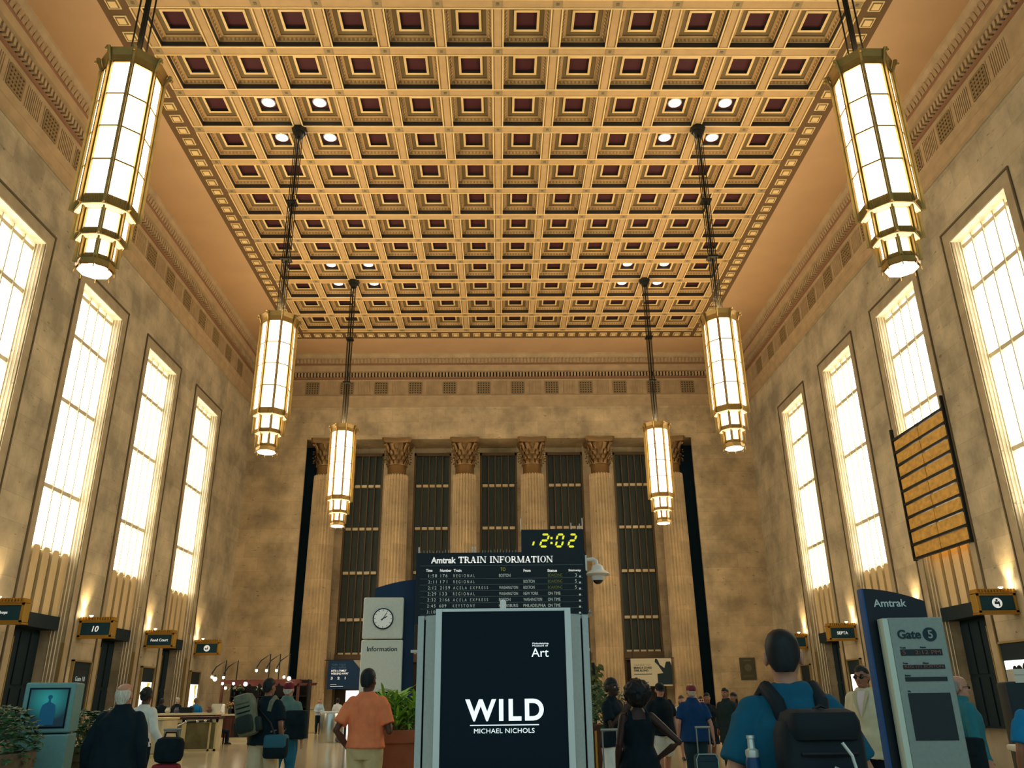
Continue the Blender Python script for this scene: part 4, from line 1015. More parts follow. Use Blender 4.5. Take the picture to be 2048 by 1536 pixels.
def person(lab, x, y, H, rz=0, v=.009, g=1.0, sex='m', skin='pale', hair=('short', '#15181a'), top=None, bottom=None, shoes='#14191c', arms=None, head=(0, 0), lean=0, stride=0, shades=False, cap=None, seat=False, cup=None):
    k = H/1.75
    r = thing('person', lab, 'person', (x, y, 0), rz); r.scale = (k, k, k)
    Vv = Vector; arms = arms or {}
    if sex == 'm': T = [(.84, .150, .105, 0), (.92, .172, .118, -.008), (1.0, .162, .110, 0), (1.08, .155, .104, .004), (1.2, .160, .114, .008), (1.32, .172, .118, .004), (1.39, .160, .098, -.004), (1.445, .118, .076, -.012), (1.475, .085, .068, -.014), (1.505, .062, .060, -.012)]; SH = .172
    else: T = [(.84, .150, .108, 0), (.92, .172, .122, -.012), (1.0, .152, .108, -.004), (1.09, .128, .092, .004), (1.2, .145, .104, .012), (1.30, .160, .118, .014), (1.385, .142, .088, -.002), (1.44, .098, .066, -.012), (1.475, .066, .058, -.012), (1.50, .053, .053, -.012)]; SH = .152
    T = [(z, a*(g if z < 1.35 else 1+(g-1)*.4), b*(g if z < 1.35 else 1+(g-1)*.4), 0, c) for z, a, b, c in T]
    dz = -.42 if seat else 0
    def warp(p):
        u = max(0, p.z-(.95)); return Vv((p.x, p.y+lean*u-(u*lean*lean*.25), p.z-abs(lean)*u*.12))
    w0 = warp if lean else None
    SH *= 1+(g-1)*.5
    sh = {s: Vv((s*SH, -.005, 1.385)) for s in (-1, 1)}; el, wr = {}, {}
    for s, nm in ((-1, 'L'), (1, 'R')):
        if nm in arms: el[s], wr[s] = Vv(arms[nm][0]), Vv(arms[nm][1])
        else: el[s], wr[s] = Vv((s*(SH+.05+.18*(g-1)), -.03, 1.11)), Vv((s*(SH+.06+.18*(g-1)), .05, .87))
    hp, kn, an = {}, {}, {}
    for s in (-1, 1):
        f = s*stride
        hp[s] = Vv((s*.09, 0, .90))
        if seat: hp[s] = Vv((s*.09, 0, .92)); kn[s] = Vv((s*.11, .42, .90)); an[s] = Vv((s*.11, .42, .49))
        else: kn[s] = Vv((s*.095, .06*abs(stride)+f*.55, .50)); an[s] = Vv((s*.095, f-.02-(.08 if f < 0 else 0), .085+(.06 if f < 0 else 0)))
    b = MB()
    ell(b, T)
    limb(b, [Vv((0, -.012, 1.42)), Vv((0, .002, 1.50)), Vv((0, .012, 1.57))], [.062, .056, .056])
    for s in (-1, 1):
        limb(b, [sh[s], sh[s].lerp(el[s], .45), el[s], el[s].lerp(wr[s], .35), wr[s]], [.052, .046, .037, .040, .026])
        d = wr[s]-el[s]
        sd = Vv((0, 1, 0)) if abs(d.normalized().y) < .75 else Vv((0, 0, 1)); nn = Vv((-s, 0, 0)) if abs(d.normalized().x) < .75 else Vv((0, -1, 0))
        if (nm := 'L' if s < 0 else 'R') in arms and len(arms[nm]) > 2: sd, nn = Vv(arms[nm][2]), Vv(arms[nm][3])
        hand(b, wr[s], d, sd, nn, 1, arms.get('curl', .6))
        limb(b, [hp[s], hp[s].lerp(kn[s], .5), kn[s], kn[s].lerp(an[s], .3), an[s]], [.088*g, .074, .056, .058, .038])
        a = an[s]; b.loft([[a+Vv((.036*q*math.cos(t), yy, -.05+zz+.03*q*math.sin(t))) for t in [2*PI*i/10 for i in range(10)]] for yy, zz, q in ((-.06, 0, .5), (-.04, .01, 1), (.05, 0, 1.1), (.12, -.012, 1), (.16, -.02, .5))])
    hb = len(b.v); z0 = 1.514
    ell(b, [(z0+z, a, c, 0, o) for z, a, c, o in HEAD])
    b.tube([(0, .092, z0+.128), (0, .108, z0+.10), (0, .118, z0+.083), (0, .098, z0+.072)], [.010, .013, .017, .012], 8)
    for s in (-1, 1):
        b.ball((s*.083, -.010, z0+.106), (.012, .022, .034), 10, 8); b.ball((s*.034, .066, z0+.085), (.028, .03, .026), 10, 8)
    b.tube([(-.05, .074, z0+.137), (0, .090, z0+.134), (.05, .074, z0+.137)], [.010, .012, .010], 8)
    b.tube([(-.024, .084, z0+.048), (0, .096, z0+.050), (.024, .084, z0+.048)], [.005, .009, .005], 8); b.ball((0, .078, z0+.018), (.026, .022, .018), 10, 8)
    HM = Matrix.Translation((0, .0, 1.52)) @ Euler((head[1], 0, head[0])).to_matrix().to_4x4() @ Matrix.Translation((0, 0, -1.52))
    b.xf(HM, hb)
    up = Matrix.Translation((0, 0, dz))
    me = remesh(b, v, 3, w0); sk = mat('skin_'+skin, SKIN[skin], .5, var=.1, scale=7, spec=.3); me.materials.append(sk)
    if seat: me.transform(up)
    link('body', me, r)
    def child(name, mb, m, smooth=True, headp=False):
        if headp: mb.xf(HM)
        if w0: mb.v = [tuple(warp(Vv(p))) for p in mb.v]
        if seat: mb.xf(up)
        return mb.build(name, m, r, smooth)
    for s in (-1, 1):
        e = MB(); e.ball((s*.033, .079, z0+.112), .0125, 12, 8); child('eye', e, mat('eye_white', '#cfc8bd', .3), headp=True)
        e = MB(); e.ball((s*.033, .0885, z0+.112), .0055, 8, 6); child('pupil', e, mat('eye_dark', '#120f0d', .3), headp=True)
        e = MB(); e.tube([(s*.018, .093, z0+.136), (s*.035, .091, z0+.142), (s*.054, .078, z0+.137)], [.003, .005, .003], 6); child('eyebrow', e, mat('brow', '#241a16'), headp=True)
    e = MB(); e.tube([(-.023, .089, z0+.047), (0, .103, z0+.049), (.023, .089, z0+.047)], [.003, .006, .003], 8); child('lips', e, mat('lips', '#7c453d', .5), headp=True)
    if shades:
        e = MB()
        for s in (-1, 1): e.ball((s*.034, .098, z0+.112), (.03, .012, .021), 12, 8); e.tube([(s*.06, .092, z0+.118), (s*.084, .02, z0+.115), (s*.084, -.02, z0+.11)], .004, 5)
        e.tube([(-.01, .108, z0+.116), (.01, .108, z0+.116)], .004, 5); child('sunglasses', e, mat('shades_black', '#07090b', .15, spec=.6), headp=True)
    hs, hc = hair; hm = mat('hair_'+hc[1:], hc, .6, var=.3, scale=22, stretch=(3, 3, 1), spec=.35)
    def rows(L, n=28, amp=.004, seed=1):
        mb = MB(); ell(mb, [(z0+z, a, c, 0, o) for z, a, c, o in L], n)
        mb.v = [tuple(Vv(p)*1+ (Vv((p[0], p[1]+.01, p[2]-z0-.12)).normalized())*noise.noise(Vv(p)*38+Vv((seed, 0, 0)))*amp) for p in mb.v]
        return mb
    CAPR = [(.045, .042, .022, -.066), (.065, .058, .042, -.053), (.095, .073, .066, -.035), (.13, .0795, .084, -.020), (.165, .0805, .098, -.009), (.195, .074, .094, -.008), (.222, .060, .073, -.007), (.240, .034, .043, -.007), (.247, .01, .012, -.007)]
    if hs == 'short': child('hair', rows(CAPR), hm, headp=True)
    elif hs == 'balding': child('hair', rows([(.04, .045, .025, -.066), (.07, .072, .05, -.045), (.10, .080, .064, -.038), (.13, .082, .07, -.034), (.16, .079, .066, -.036), (.185, .06, .05, -.05), (.195, .03, .02, -.07)]), hm, headp=True)
    elif hs == 'long':
        child('hair', rows([(-.10, .07, .035, -.055), (-.06, .088, .05, -.05), (0, .090, .058, -.045), (.06, .088, .065, -.038), (.10, .086, .076, -.030)]+[(z, a*1.05, c*1.05, o) for z, a, c, o in CAPR[3:]], amp=.006), hm, headp=True)
    elif hs == 'bun':
        mb = rows(CAPR); mb.ball((0, -.12, z0+.15), .045, 12, 8); child('hair', mb, hm, headp=True)
    elif hs == 'afro':
        mb = MB(); ell(mb, [(z0-.02+.30*(1-math.cos(t))/2, .155*math.sin(t)+.003, .15*math.sin(t)+.003, 0, -.045) for t in [PI*i/30 for i in range(31)]], 72)
        mb.v = [tuple(Vv(p)+Vv((p[0], p[1]+.045, p[2]-z0-.13)).normalized()*(noise.noise(Vv(p)*22)*.018+noise.noise(Vv(p)*60)*.010+noise.noise(Vv(p)*140)*.006)) for p in mb.v]; child('hair', mb, hm, headp=True)
    if cap:
        cm = mat('cap_'+cap[1:], cap, .8, var=.12, scale=20)
        mb = MB(); ell(mb, [(z0+z, a*1.09, c*1.09, 0, o) for z, a, c, o in [(.125, .076, .094, -.004), (.15, .078, .098, -.006), (.18, .077, .096, -.007), (.21, .066, .082, -.008), (.232, .042, .052, -.008), (.243, .012, .015, -.008)]], 28)
        n = 16; br = [[(.078*math.cos(PI*i/n), (.085+q)*math.sin(PI*i/n)+.0, z0+.138-dz_) for i in range(n+1)] for q, dz_ in ((0, 0), (.045, .006), (.085, .02))]
        br2 = [[(x_, y_, z_-.006) for x_, y_, z_ in R_] for R_ in reversed(br)]; mb.loft(br+br2+[br[0]], cap=False, closed=False); mb.ball((0, -.008, z0+.262), .008, 8, 6)
        child('cap', mb, cm, headp=True)
    vc = v*1.25
    def cloth(name, mb, col, fold=.009, seed=1, it=4):
        me = remesh(mb, vc, it, w0, fold, seed)
        if seat: me.transform(up)
        m = col if not isinstance(col, str) else mat('cloth_'+col[1:], col, .85, var=.1, scale=9, spec=.15)
        me.materials.append(m); return link(name, me, r)
    sd = int(abs(x)*10+y) % 17
    if bottom:
        bk, bc = bottom; mb = MB(); e = .016
        if bk == 'skirt':
            ell(mb, [(1.02, T[2][1]+.012, T[2][2]+.012, 0, 0), (.92, T[1][1]+.02, T[1][2]+.02, 0, -.008), (.7, .20, .15, 0, 0), (.48, .23, .17, 0, 0)])
        else:
            ell(mb, [(.82, T[0][1]+e, T[0][2]+e, 0, 0), (.92, T[1][1]+e, T[1][2]+e, 0, -.008), (1.0, T[2][1]+e, T[2][2]+e, 0, 0), (1.05, T[3][1]+e, T[3][2]+e, 0, 0)])
            for s in (-1, 1):
                if bk == 'long': limb(mb, [hp[s], hp[s].lerp(kn[s], .5), kn[s], kn[s].lerp(an[s], .5), an[s].lerp(kn[s], .08)], [.104*g, .096*g, .078, .072, .066])
                elif bk == 'wide': limb(mb, [hp[s], hp[s].lerp(kn[s], .5), kn[s], kn[s].lerp(an[s], .5), an[s].lerp(kn[s], .04)], [.108*g, .108, .105, .105, .108])
                else: mb.tube([hp[s]+Vv((0, 0, .04)), hp[s].lerp(kn[s], .5), hp[s].lerp(kn[s], .97)], [.108*g, .108*g, .112], 18)
        cloth({'long': 'trousers', 'wide': 'trousers', 'shorts': 'shorts', 'skirt': 'skirt'}[bk], mb, bc, .014, sd+3)
    if top:
        tk, tc, sl, hem = top[:4]; e = top[4] if len(top) > 4 else .020
        mb = MB(); rr = []
        zs = [t for t in T if t[0] > hem+.02]
        h0 = T[1] if hem > .86 else (0, .18*g, .13*g, 0, 0)
        wid = max(h0[1], .17*g if sex == 'm' else .16*g)
        if tk == 'dress': rr += [(hem, .235, .18, 0, 0), (.75, .205, .15, 0, -.004)]; zs = [t for t in T if t[0] > .8]
        elif tk == 'coat': rr += [(hem, .225*g, .165*g, 0, -.01), ((hem+.95)/2, .21*g, .15*g, 0, -.01)]; zs = [t for t in T if t[0] > .9]
        else: rr += [(hem, max(h0[1], T[1][1])+e+.018, max(h0[2], T[1][2])+e+.018, 0, -.004)]
        soft = {'m': .012, 'f': .002}[sex]
        for z, a, c, _, o in zs:
            if sl == 'none' and z > 1.36: continue
            q = e if z < 1.42 else .014
            if z < 1.06: q += .012
            if tk in ('shirt', 'coat') and 1.0 < z < 1.25: q += soft      # cloth hangs straight over the waist
            if z > 1.475: q = .012
            rr.append((z, a+q, c+q, 0, o))
        if sl == 'none': rr += [(1.33, T[5][1]*.93, T[5][2]+.008, 0, .004), (1.37, T[6][1]*.74, T[6][2]*.9, 0, 0)]; rr.sort()
        ell(mb, rr, 28)
        for s in (-1, 1):
            if sl == 'short': limb(mb, [sh[s]+Vv((-s*.02, 0, 0)), sh[s].lerp(el[s], .3), ], [.072, .073]); mb.tube([sh[s].lerp(el[s], .1), sh[s].lerp(el[s], .40), sh[s].lerp(el[s], .74)], [.070, .072, .073], 16)
            elif sl == 'long': limb(mb, [sh[s]+Vv((-s*.02, 0, 0)), sh[s].lerp(el[s], .45), el[s], el[s].lerp(wr[s], .5)], [.074, .065, .056, .048]); mb.tube([el[s], el[s].lerp(wr[s], .5), el[s].lerp(wr[s], .97)], [.056, .05, .043], 14)
            elif sl == 'none': mb.tube([(s*.105, .075, 1.30), (s*.10, .04, 1.42), (s*.095, -.01, 1.455), (s*.10, -.06, 1.42), (s*.105, -.085, 1.30)], [.028, .020, .018, .020, .028], 10)
        if tk == 'blazer':
            for nm, c_, k0, k1, oy_ in (('shirt_front', '#d8c6c0', 0, 1, .004), ('lapel', None, 1, 1.9, .012)):
                for s in ((0,) if nm == 'shirt_front' else (-1, 1)):
                    e_ = MB(); R_ = [(1.475, .078, .050), (1.40, .128, .046), (1.32, .158, .032), (1.20, .170, .006)]
                    e_.loft([[(u*w_, y_+oy_, z_) for u in ((-1, 0, 1) if s == 0 else (s*k0, s*(k0+k1)/2, s*k1))] for z_, y_, w_ in R_], cap=False, closed=False); child(nm, e_, mat('lapel_cream', '#b5ab8a', .8) if c_ is None else mat('shirt_pink_white', c_, .8))
        if tk == 'coat' or (len(top) > 5 and top[5] == 'collar'): mb.lathe([(.075, 1.46), (.088, 1.47), (.082, 1.525), (.070, 1.53)], (0, -.012, 0), 20)
        cloth({'shirt': 'shirt', 'coat': 'coat', 'dress': 'dress', 'blazer': 'blazer'}[tk], mb, tc, .016 if tk != 'dress' else .008, sd)
    if shoes:
        for s in (-1, 1):
            mb = MB(); a = an[s]; zf = -(a.z-.085)*0
            mb.loft([[a+Vv((.044*q*math.cos(t), yy, -.048+zz+max(.040*q*math.sin(t), -.034))) for t in [2*PI*i/14 for i in range(14)]] for yy, zz, q in ((-.085, 0, .45), (-.065, .01, .95), (0, .012, 1.08), (.08, .0, 1.12), (.15, -.006, .95), (.185, -.014, .4))]); child('shoe', mb, mat('shoe_'+shoes[1:], shoes, .5))
    return r
def at(px, py, Y): v = ony(px, py, Y); return v.x, v.z
def put(lab, px, py, Y, rz=0, H=None, **kw):
    x, z = at(px, py, Y); return person(lab, x, Y, H or z, rz, **kw)
HIP = [(.36, -.10, 1.12), (.20, -.02, .98), (0, -1, 0), (-1, 0, 0)]
# front row
BIGX, BIGH = at(1560, 1262, 4.1)
BIG = put('man with dark hair in a teal T-shirt wearing a black backpack, nearest the camera', 1560, 1262, 4.1, .06, v=.0055, g=1.3, skin='pale', hair=('short', '#0e1518'), top=('shirt', '#17566e', 'short', .84), bottom=('long', '#16262c'), head=(-.42, -.02),
    arms={'L': [(-.32, -.02, 1.10), (-.35, .09, .86)], 'R': [(.33, -.02, 1.10), (.38, .10, .86)]})
put('tall man in an orange T-shirt and khaki trousers seen from behind', 738, 1338, 10.0, -.12, v=.0065, g=1.04, skin='brown', hair=('short', '#10181a'), top=('shirt', '#ee8658', 'short', .94), bottom=('long', '#c9b585'), head=(-.25, 0),
    arms={'L': [(-.31, -.10, 1.12), (-.19, .02, .92)], 'R': [(.27, -.02, 1.10), (.20, .22, 1.20), (0, .3, 1), (-1, 0, 0)], 'curl': 1.1})
put('balding white-haired man in a long black coat seen from behind on the left', 250, 1364, 9.0, .1, v=.007, g=1.22, skin='pink', hair=('balding', '#c9c2b0'), top=('coat', '#12222a', 'long', .55, .035), bottom=('long', '#12222a'), lean=.12, head=(-.1, .25))
put('person in a long-sleeved white top pulling a red suitcase', 293, 1374, 13.0, -.1, v=.007, g=.95, sex='f', skin='brown', hair=('bun', '#121a1c'), top=('shirt', '#dcdccf', 'long', .90, .016), bottom=('long', '#12222a'), arms={'R': [(.27, -.10, 1.12), (.38, -.02, .92)], 'curl': 1.3}, lean=.05)
put('dark-haired man in a black T-shirt and khaki shorts with a grey-green rucksack', 540, 1357, 13.0, -.12, v=.007, g=1.05, skin='tan', hair=('short', '#0d1518'), top=('shirt', '#12222a', 'short', .86, .03), bottom=('shorts', '#c9bb98'), stride=.12, head=(-.35, 0))
put('man in a maroon cap, grey-green shirt and jeans seen from behind', 579, 1364, 14.5, -.1, v=.009, g=1.12, skin='pink', hair=('short', '#b5ad9c'), cap='#6d1f2a', top=('shirt', '#5d7a72', 'long', .88, .03, 'collar'), bottom=('long', '#2a6a86'), stride=.1)
put('woman in a black sleeveless top with a round afro and her hand on her hip', 1270, 1366, 9.0, .1, v=.0065, g=1.12, sex='f', skin='dark', hair=('afro', '#0a1216'), top=('shirt', '#101f27', 'none', .86, .016), bottom=('long', '#1a2c36'), arms={'R': [(.42, -.14, 1.13), (.22, -.02, .97), (0, -.2, -1), (-1, 0, 0)], 'curl': .9}, head=(.2, 0))
put('woman in a black T-shirt and white skirt with one hand raised to her chin', 1222, 1356, 12.0, -2.3, v=.008, g=1.0, sex='f', skin='dark', hair=('short', '#0b1417'), top=('shirt', '#111f26', 'short', .86, .022), bottom=('skirt', '#e3e2d6'), arms={'R': [(.20, .10, 1.12), (.05, .24, 1.33), (0, 0, 1), (-1, 0, 0)], 'curl': 1.2})
put('man in a black T-shirt and dark cap walking towards the camera', 1318, 1366, 15.5, PI+.15, v=.010, g=1.12, skin='pink', hair=('short', '#10171a'), cap='#10191d', top=('shirt', '#101c22', 'short', .86, .026), bottom=('shorts', '#d9d6c6'), head=(0, -.15), stride=.1)
put('woman in a white top with sunglasses on her head, coming out of the crowd', 1362, 1391, 22.0, PI, v=.012, sex='f', skin='pink', hair=('long', '#4a372a'), top=('shirt', '#e6e0d2', 'short', .9), bottom=('shorts', '#2a363a'), stride=.14)
put('dark-haired person in sunglasses just behind the woman in white', 1401, 1393, 24.5, PI, v=.013, skin='pink', hair=('short', '#151515'), shades=True, top=('shirt', '#d8d2c6', 'short', .9), bottom=('long', '#22313a'))
put('heavy man in a navy shirt and maroon cap pulling a dark suitcase', 1381, 1369, 14.5, -.05, v=.009, g=1.16, skin='pink', hair=('short', '#b9a690'), cap='#7a3038', top=('shirt', '#163a63', 'short', .82, .03, 'collar'), bottom=('long', '#22363c'), arms={'R': [(.28, -.08, 1.10), (.31, -.06, .86)], 'curl': 1.2})
put('woman in a black knee-length dress with tied hair facing the camera', 1413, 1386, 19.5, PI+.1, v=.010, sex='f', skin='tan', hair=('bun', '#12171a'), top=('dress', '#121f26', 'short', .55), stride=.1)
put('person with a dark jacket and pale face left of the near backpack man', 1449, 1376, 18.5, 2.5, v=.012, skin='tan', hair=('short', '#1b1b18'), top=('coat', '#22302f', 'long', .6), bottom=('long', '#14222a'))
put('person in dark clothes half hidden by the near backpack man', 1466, 1385, 20.0, 2.2, v=.012, skin='tan', hair=('long', '#17191a'), top=('shirt', '#3a2730', 'long', .85), bottom=('long', '#14222a'))
put('small distant face left of the man in a black T-shirt', 1287, 1391, 26, PI, v=.014, sex='f', skin='tan', hair=('long', '#2b2420'), top=('shirt', '#27353a', 'long', .85), bottom=('long', '#1a2830'))
put('man in a beige blazer and dark trousers standing by the gate pylon', 1720, 1332, 10.2, 2.35, v=.008, skin='tan', hair=('short', '#14181a'), top=('blazer', '#cfc6a4', 'long', .76, .024), bottom=('long', '#14222a'), shades=True, stride=.06)
put('bald man in sunglasses and a teal denim shirt right of the gate pylon', 1913, 1352, 9.3, -1.7, v=.0075, g=1.1, skin='pink', hair=('balding', '#8d8478'), shades=True, top=('shirt', '#2f7480', 'long', .84, .03, 'collar'), bottom=('long', '#cfcaba'))
put('person with a bright blue shirt cut by the right edge of the view', 2066, 1352, 7.2, -.3, v=.0075, g=1.1, skin='tan', hair=('short', '#10181a'), top=('shirt', '#1d77a6', 'short', .84, .03), bottom=('long', '#14222a'))
# far figures
put('woman in a pale blue shirt and dark trousers standing by a stone block', 640, 1397, 42.5, PI, v=.016, sex='f', skin='pink', hair=('long', '#8a6a45'), top=('shirt', '#a9c0cc', 'long', .92), bottom=('long', '#14222a'), arms={'L': [(-.22, .02, 1.14), (-.05, .22, 1.08)], 'R': [(.22, .02, 1.14), (.05, .22, 1.08)]})
put('person in a dark suit at the foot of the leftmost column', 607, 1398, 40.5, PI-.4, v=.016, skin='tan', hair=('short', '#1a1a18'), top=('coat', '#141f26', 'long', .75), bottom=('long', '#141f26'))
put('person in a white shirt before the bright far doorway', 676, 1396, 38, .2, v=.016, sex='f', skin='brown', hair=('bun', '#12171a'), top=('shirt', '#dfe2dc', 'long', .92), bottom=('long', '#141f26'))
put('person in a blue shirt standing behind the long counter', 393, 1396, 33.4, .1, v=.014, g=1.15, skin='tan', hair=('short', '#6d5c48'), top=('shirt', '#1d6f9f', 'short', .85, .03), bottom=('long', '#14222a'))
put('grey-haired person in black behind the long counter', 356, 1395, 33.8, -.3, v=.014, skin='pink', hair=('short', '#b9ad94'), top=('shirt', '#131e24', 'long', .85), bottom=('long', '#14222a'))
put('dim figure in black at the left end of the long counter', 325, 1397, 33.8, .2, v=.014, skin='brown', hair=('short', '#14181a'), top=('shirt', '#131e24', 'long', .85), bottom=('long', '#14222a'))
x, z = at(439, 1421, 33.2); person('white-haired person in black seated at the end of the brass-panelled parapet', x, 33.2, 1.58, -1.2, v=.013, sex='f', skin='pink', hair=('short', '#d5d0c2'), top=('shirt', '#131e24', 'long', .88), bottom=('long', '#14222a'), seat=True)
b = MB(); b.box(x-.25, x+.25, 32.95, 33.45, .36, .41)
for u in (-.2, .2):
    for w in (-.2, .2): b.box(x+u-.025, x+u+.025, 33.2+w-.025, 33.2+w+.025, 0, .36)
tag(b.build('stool', mat('dark_wood', '#3a2418', .5)), 'low dark stool under the seated white-haired person', 'stool')

# ------------------------------------------------------------------ bags
def backpack(lab, wx, wy, k, rz, m, m2, oy=-.24, oz=.98, tilt=0, w=.32, h=.52, d=.20, straps=True, ox=0, extra=None):
    r = thing('backpack', lab, 'backpack', (wx, wy, 0), rz); r.scale = (k, k, k)
    M = Matrix.Translation((ox, oy, oz)) @ Euler((0, tilt, 0)).to_matrix().to_4x4()
    b = MB(); b.bevbox(-w/2, w/2, -d/2, d/2, 0, h, .07); b.xf(M); b.build('main_sack', m, r, True)
    b = MB(); b.bevbox(-w*.40, w*.40, -d/2-.07, -d/2+.05, .05, h*.52, .045); b.xf(M); b.build('front_pocket', m2, r, True)
    b = MB(); b.bevbox(-w*.42, w*.42, -d/2-.035, d/2-.02, h*.80, h+.03, .05); b.xf(M); b.build('lid', m, r, True)
    for s in (-1, 1):
        b = MB(); b.bevbox(s*w*.5-.045, s*w*.5+.045, -d*.35, d*.35, .03, h*.42, .03); b.xf(M); b.build('side_pocket', m2, r, True)
        if straps or s > 0:
            b = MB(); P = [(s*.085, -.145, 1.30), (s*.105, -.12, 1.43), (s*.115, -.03, 1.487), (s*.12, .08, 1.43), (s*.125, .155, 1.28), (s*.18, .11, 1.12), (s*.19, -.03, 1.05), (s*.15, -.16, 1.03)]
            if not straps: P = [(p[0]*1.0, p[1], p[2]) for p in P]
            b.tube(P, [.03, .034, .036, .034, .028, .014, .012, .012], 10); b.build('strap', m, r, True)
    b = MB()
    for z in (h*.60, h*.72): b.tube([(-w*.33, -d/2-.0, z), (0, -d/2-.012, z), (w*.33, -d/2-.0, z)], .009, 6)
    b.tube([(-.03, -d/2+.04, h-.01), (-.03, -d/2+.03, h+.03), (0, -d/2+.03, h+.042), (.03, -d/2+.03, h+.03), (.03, -d/2+.04, h-.01)], .007, 6); b.xf(M); b.build('compression_strap', M_DARK, r)
    if extra: extra(r, M, d)
    return r
M_BPK = mat('backpack_black', '#0d1b22', .75, var=.2, scale=8); M_BPK2 = mat('backpack_black_pocket', '#11232b', .7)
def bits(r, M, d):
    for nm, c, pts, rad in (('carabiner', '#c8d0cc', [(.02, -.19, .43), (.05, -.2, .38), (.06, -.2, .33)], .007), ('cord_lock', '#c6cabf', [(-.03, -.19, .33), (-.01, -.2, .32)], .014), ('cord_lock', '#bfc6bf', [(.0, -.19, .31), (.02, -.2, .305)], .013)):
        b = MB(); b.tube(pts, rad, 8); b.xf(M); b.build(nm, mat('bit_'+c[1:], c, .35, .4), r)
    for x0, z0, c in ((.03, .27, '#12456b'), (.07, .16, '#1f6670')):
        b = MB(); b.bevbox(x0, x0+.085, -.225, -.19, z0, z0+.05, .012); b.xf(M); b.build('tag_pouch', mat('bit_'+c[1:], c, .6), r, True)
backpack('black hiking backpack on the back of the teal T-shirt man', BIGX, 4.1, BIGH/1.75, .06, M_BPK, M_BPK2, oy=-.27, oz=.84, h=.53, w=.37, extra=bits)
kx = BIGX-.265; r = thing('water_bottle', 'blue bottle with a silver cap in the side pocket of the near black backpack', 'bottle', (kx, 3.88, 1.05)); r.scale = (.8, .8, .8)
b = MB(); b.lathe([(.036, 0), (.04, .02), (.04, .17), (.034, .19)], n=20); b.build('flask', mat('bottle_blue', '#123c62', .35), r, True)
b = MB(); b.lathe([(.034, .19), (.036, .20), (.036, .225), (.02, .235), (.018, .28), (.022, .285), (.022, .30)], n=18); b.build('cap', mat('bottle_cap', '#c9d0c8', .3, .5), r, True)
x, z = at(540, 1357, 13.0); k = z/1.75
M_RUK = mat('rucksack_grey_green', '#6f7660', .8, var=.25, scale=10); M_RUK2 = mat('rucksack_dark', '#22302c', .8)
backpack('grey-green hiking rucksack slung on the back of the khaki shorts man', x, 13.0, k, -.12, M_RUK, M_RUK2, oy=-.25, oz=.98, tilt=-.24, ox=-.13, w=.30, h=.54, straps=False)
def shoulder_bag(lab, x, y, k, rz, m, ox, oz, w=.36, h=.28, lid=None, side=-1):
    r = thing('shoulder_bag', lab, 'bag', (x, y, 0), rz); r.scale = (k, k, k)
    b = MB(); b.bevbox(ox-w/2, ox+w/2, -.24, -.08, oz, oz+h, .05); b.build('body', m, r, True)
    b = MB(); b.bevbox(ox-w*.48, ox+w*.48, -.255, -.07, oz+h*.45, oz+h+.015, .04); b.build('flap', lid or m, r, True)
    b = MB(); b.tube([(ox, -.20, oz+h-.02), (ox-.10, -.185, 1.15), (side*.08, -.155, 1.36), (side*.14, -.03, 1.475), (side*.10, .12, 1.40), (ox, .17, 1.05), (ox+.03, -.06, oz+h-.02)], .014, 8); b.build('strap', M_DARK, r, True); return r
shoulder_bag('black shoulder bag with a teal flap hanging at the khaki shorts man\'s right hip', x, 13.0, k, -.12, M_TEAL, .24, .68, .34, .30, mat('teal_bag', '#2a6475', .7))
x, z = at(579, 1364, 14.5); shoulder_bag('bulky black bag on the right hip of the man in a maroon cap', x, 14.5, z/1.75, -.1, M_TEAL, .22, .88, .36, .42)
x, z = at(1906, 1352, 9.3); shoulder_bag('black bag with a wide strap at the bald man\'s side', x, 9.3, z/1.75, -1.1, M_TEAL, .1, .75, .40, .34)
def suitcase(lab, x, y, rz, m, w=.36, h=.55, d=.22, hz=1.0, stripe=None, pale=None):
    r = thing('suitcase', lab, 'suitcase', (x, y, 0), rz)
    b = MB(); b.bevbox(-w/2, w/2, -d/2, d/2, .06, .06+h, .05); b.build('shell', m, r, True)
    b = MB(); b.bevbox(-w*.42, w*.42, -d/2-.03, -d/2+.04, .12, .06+h*.82, .03); b.build('front_pocket', m, r, True)
    b = MB()
    for u in (-w*.28, w*.28): b.tube([(u, d*.3, h), (u, d*.3, hz)], .011, 8)
    b.tube([(-w*.28-.02, d*.3, hz), (w*.28+.02, d*.3, hz)], .016, 8); b.build('pull_handle', mat('handle_grey', '#8f9894', .4, .5), r)
    for s in (-1, 1):
        b = MB(); b.tube([(s*w*.38-.02, d*.3, .04), (s*w*.38+.02, d*.3, .04)], .04, 14); b.build('wheel', M_DARK, r)
        if stripe: b = MB(); b.box(s*w*.2-.02, s*w*.2+.02, -d/2-.034, -d/2, .1, .06+h*.84); b.build('strap', stripe, r)
    if pale: b = MB(); b.tube([(-w*.46, -d/2-.008, .14), (-w*.46, -d/2-.008, h*.98), (-w*.36, -d/2-.008, .06+h), (w*.36, -d/2-.008, .06+h), (w*.46, -d/2-.008, h*.98), (w*.46, -d/2-.008, .14)], .008, 6); b.build('piping', pale, r)
    return r
v = ony(333, 1530, 12.6); suitcase('red wheeled suitcase with dark straps pulled by the person in white', v.x, 12.6, .05, mat('suitcase_red', '#8a1f2c', .6), w=.37, h=.60, hz=1.1, stripe=M_TEAL)
r = thing('duffel_bag', 'black bag strapped on top of the red suitcase', 'bag', (v.x+.01, 12.6, .665)); b = MB(); b.bevbox(-.19, .19, -.13, .13, 0, .34, .09); b.build('sack', M_TEAL, r, True); b = MB(); b.tube([(-.09, 0, .32), (-.07, 0, .40), (.07, 0, .40), (.09, 0, .32)], .014, 8); b.build('handle', M_DARK, r)
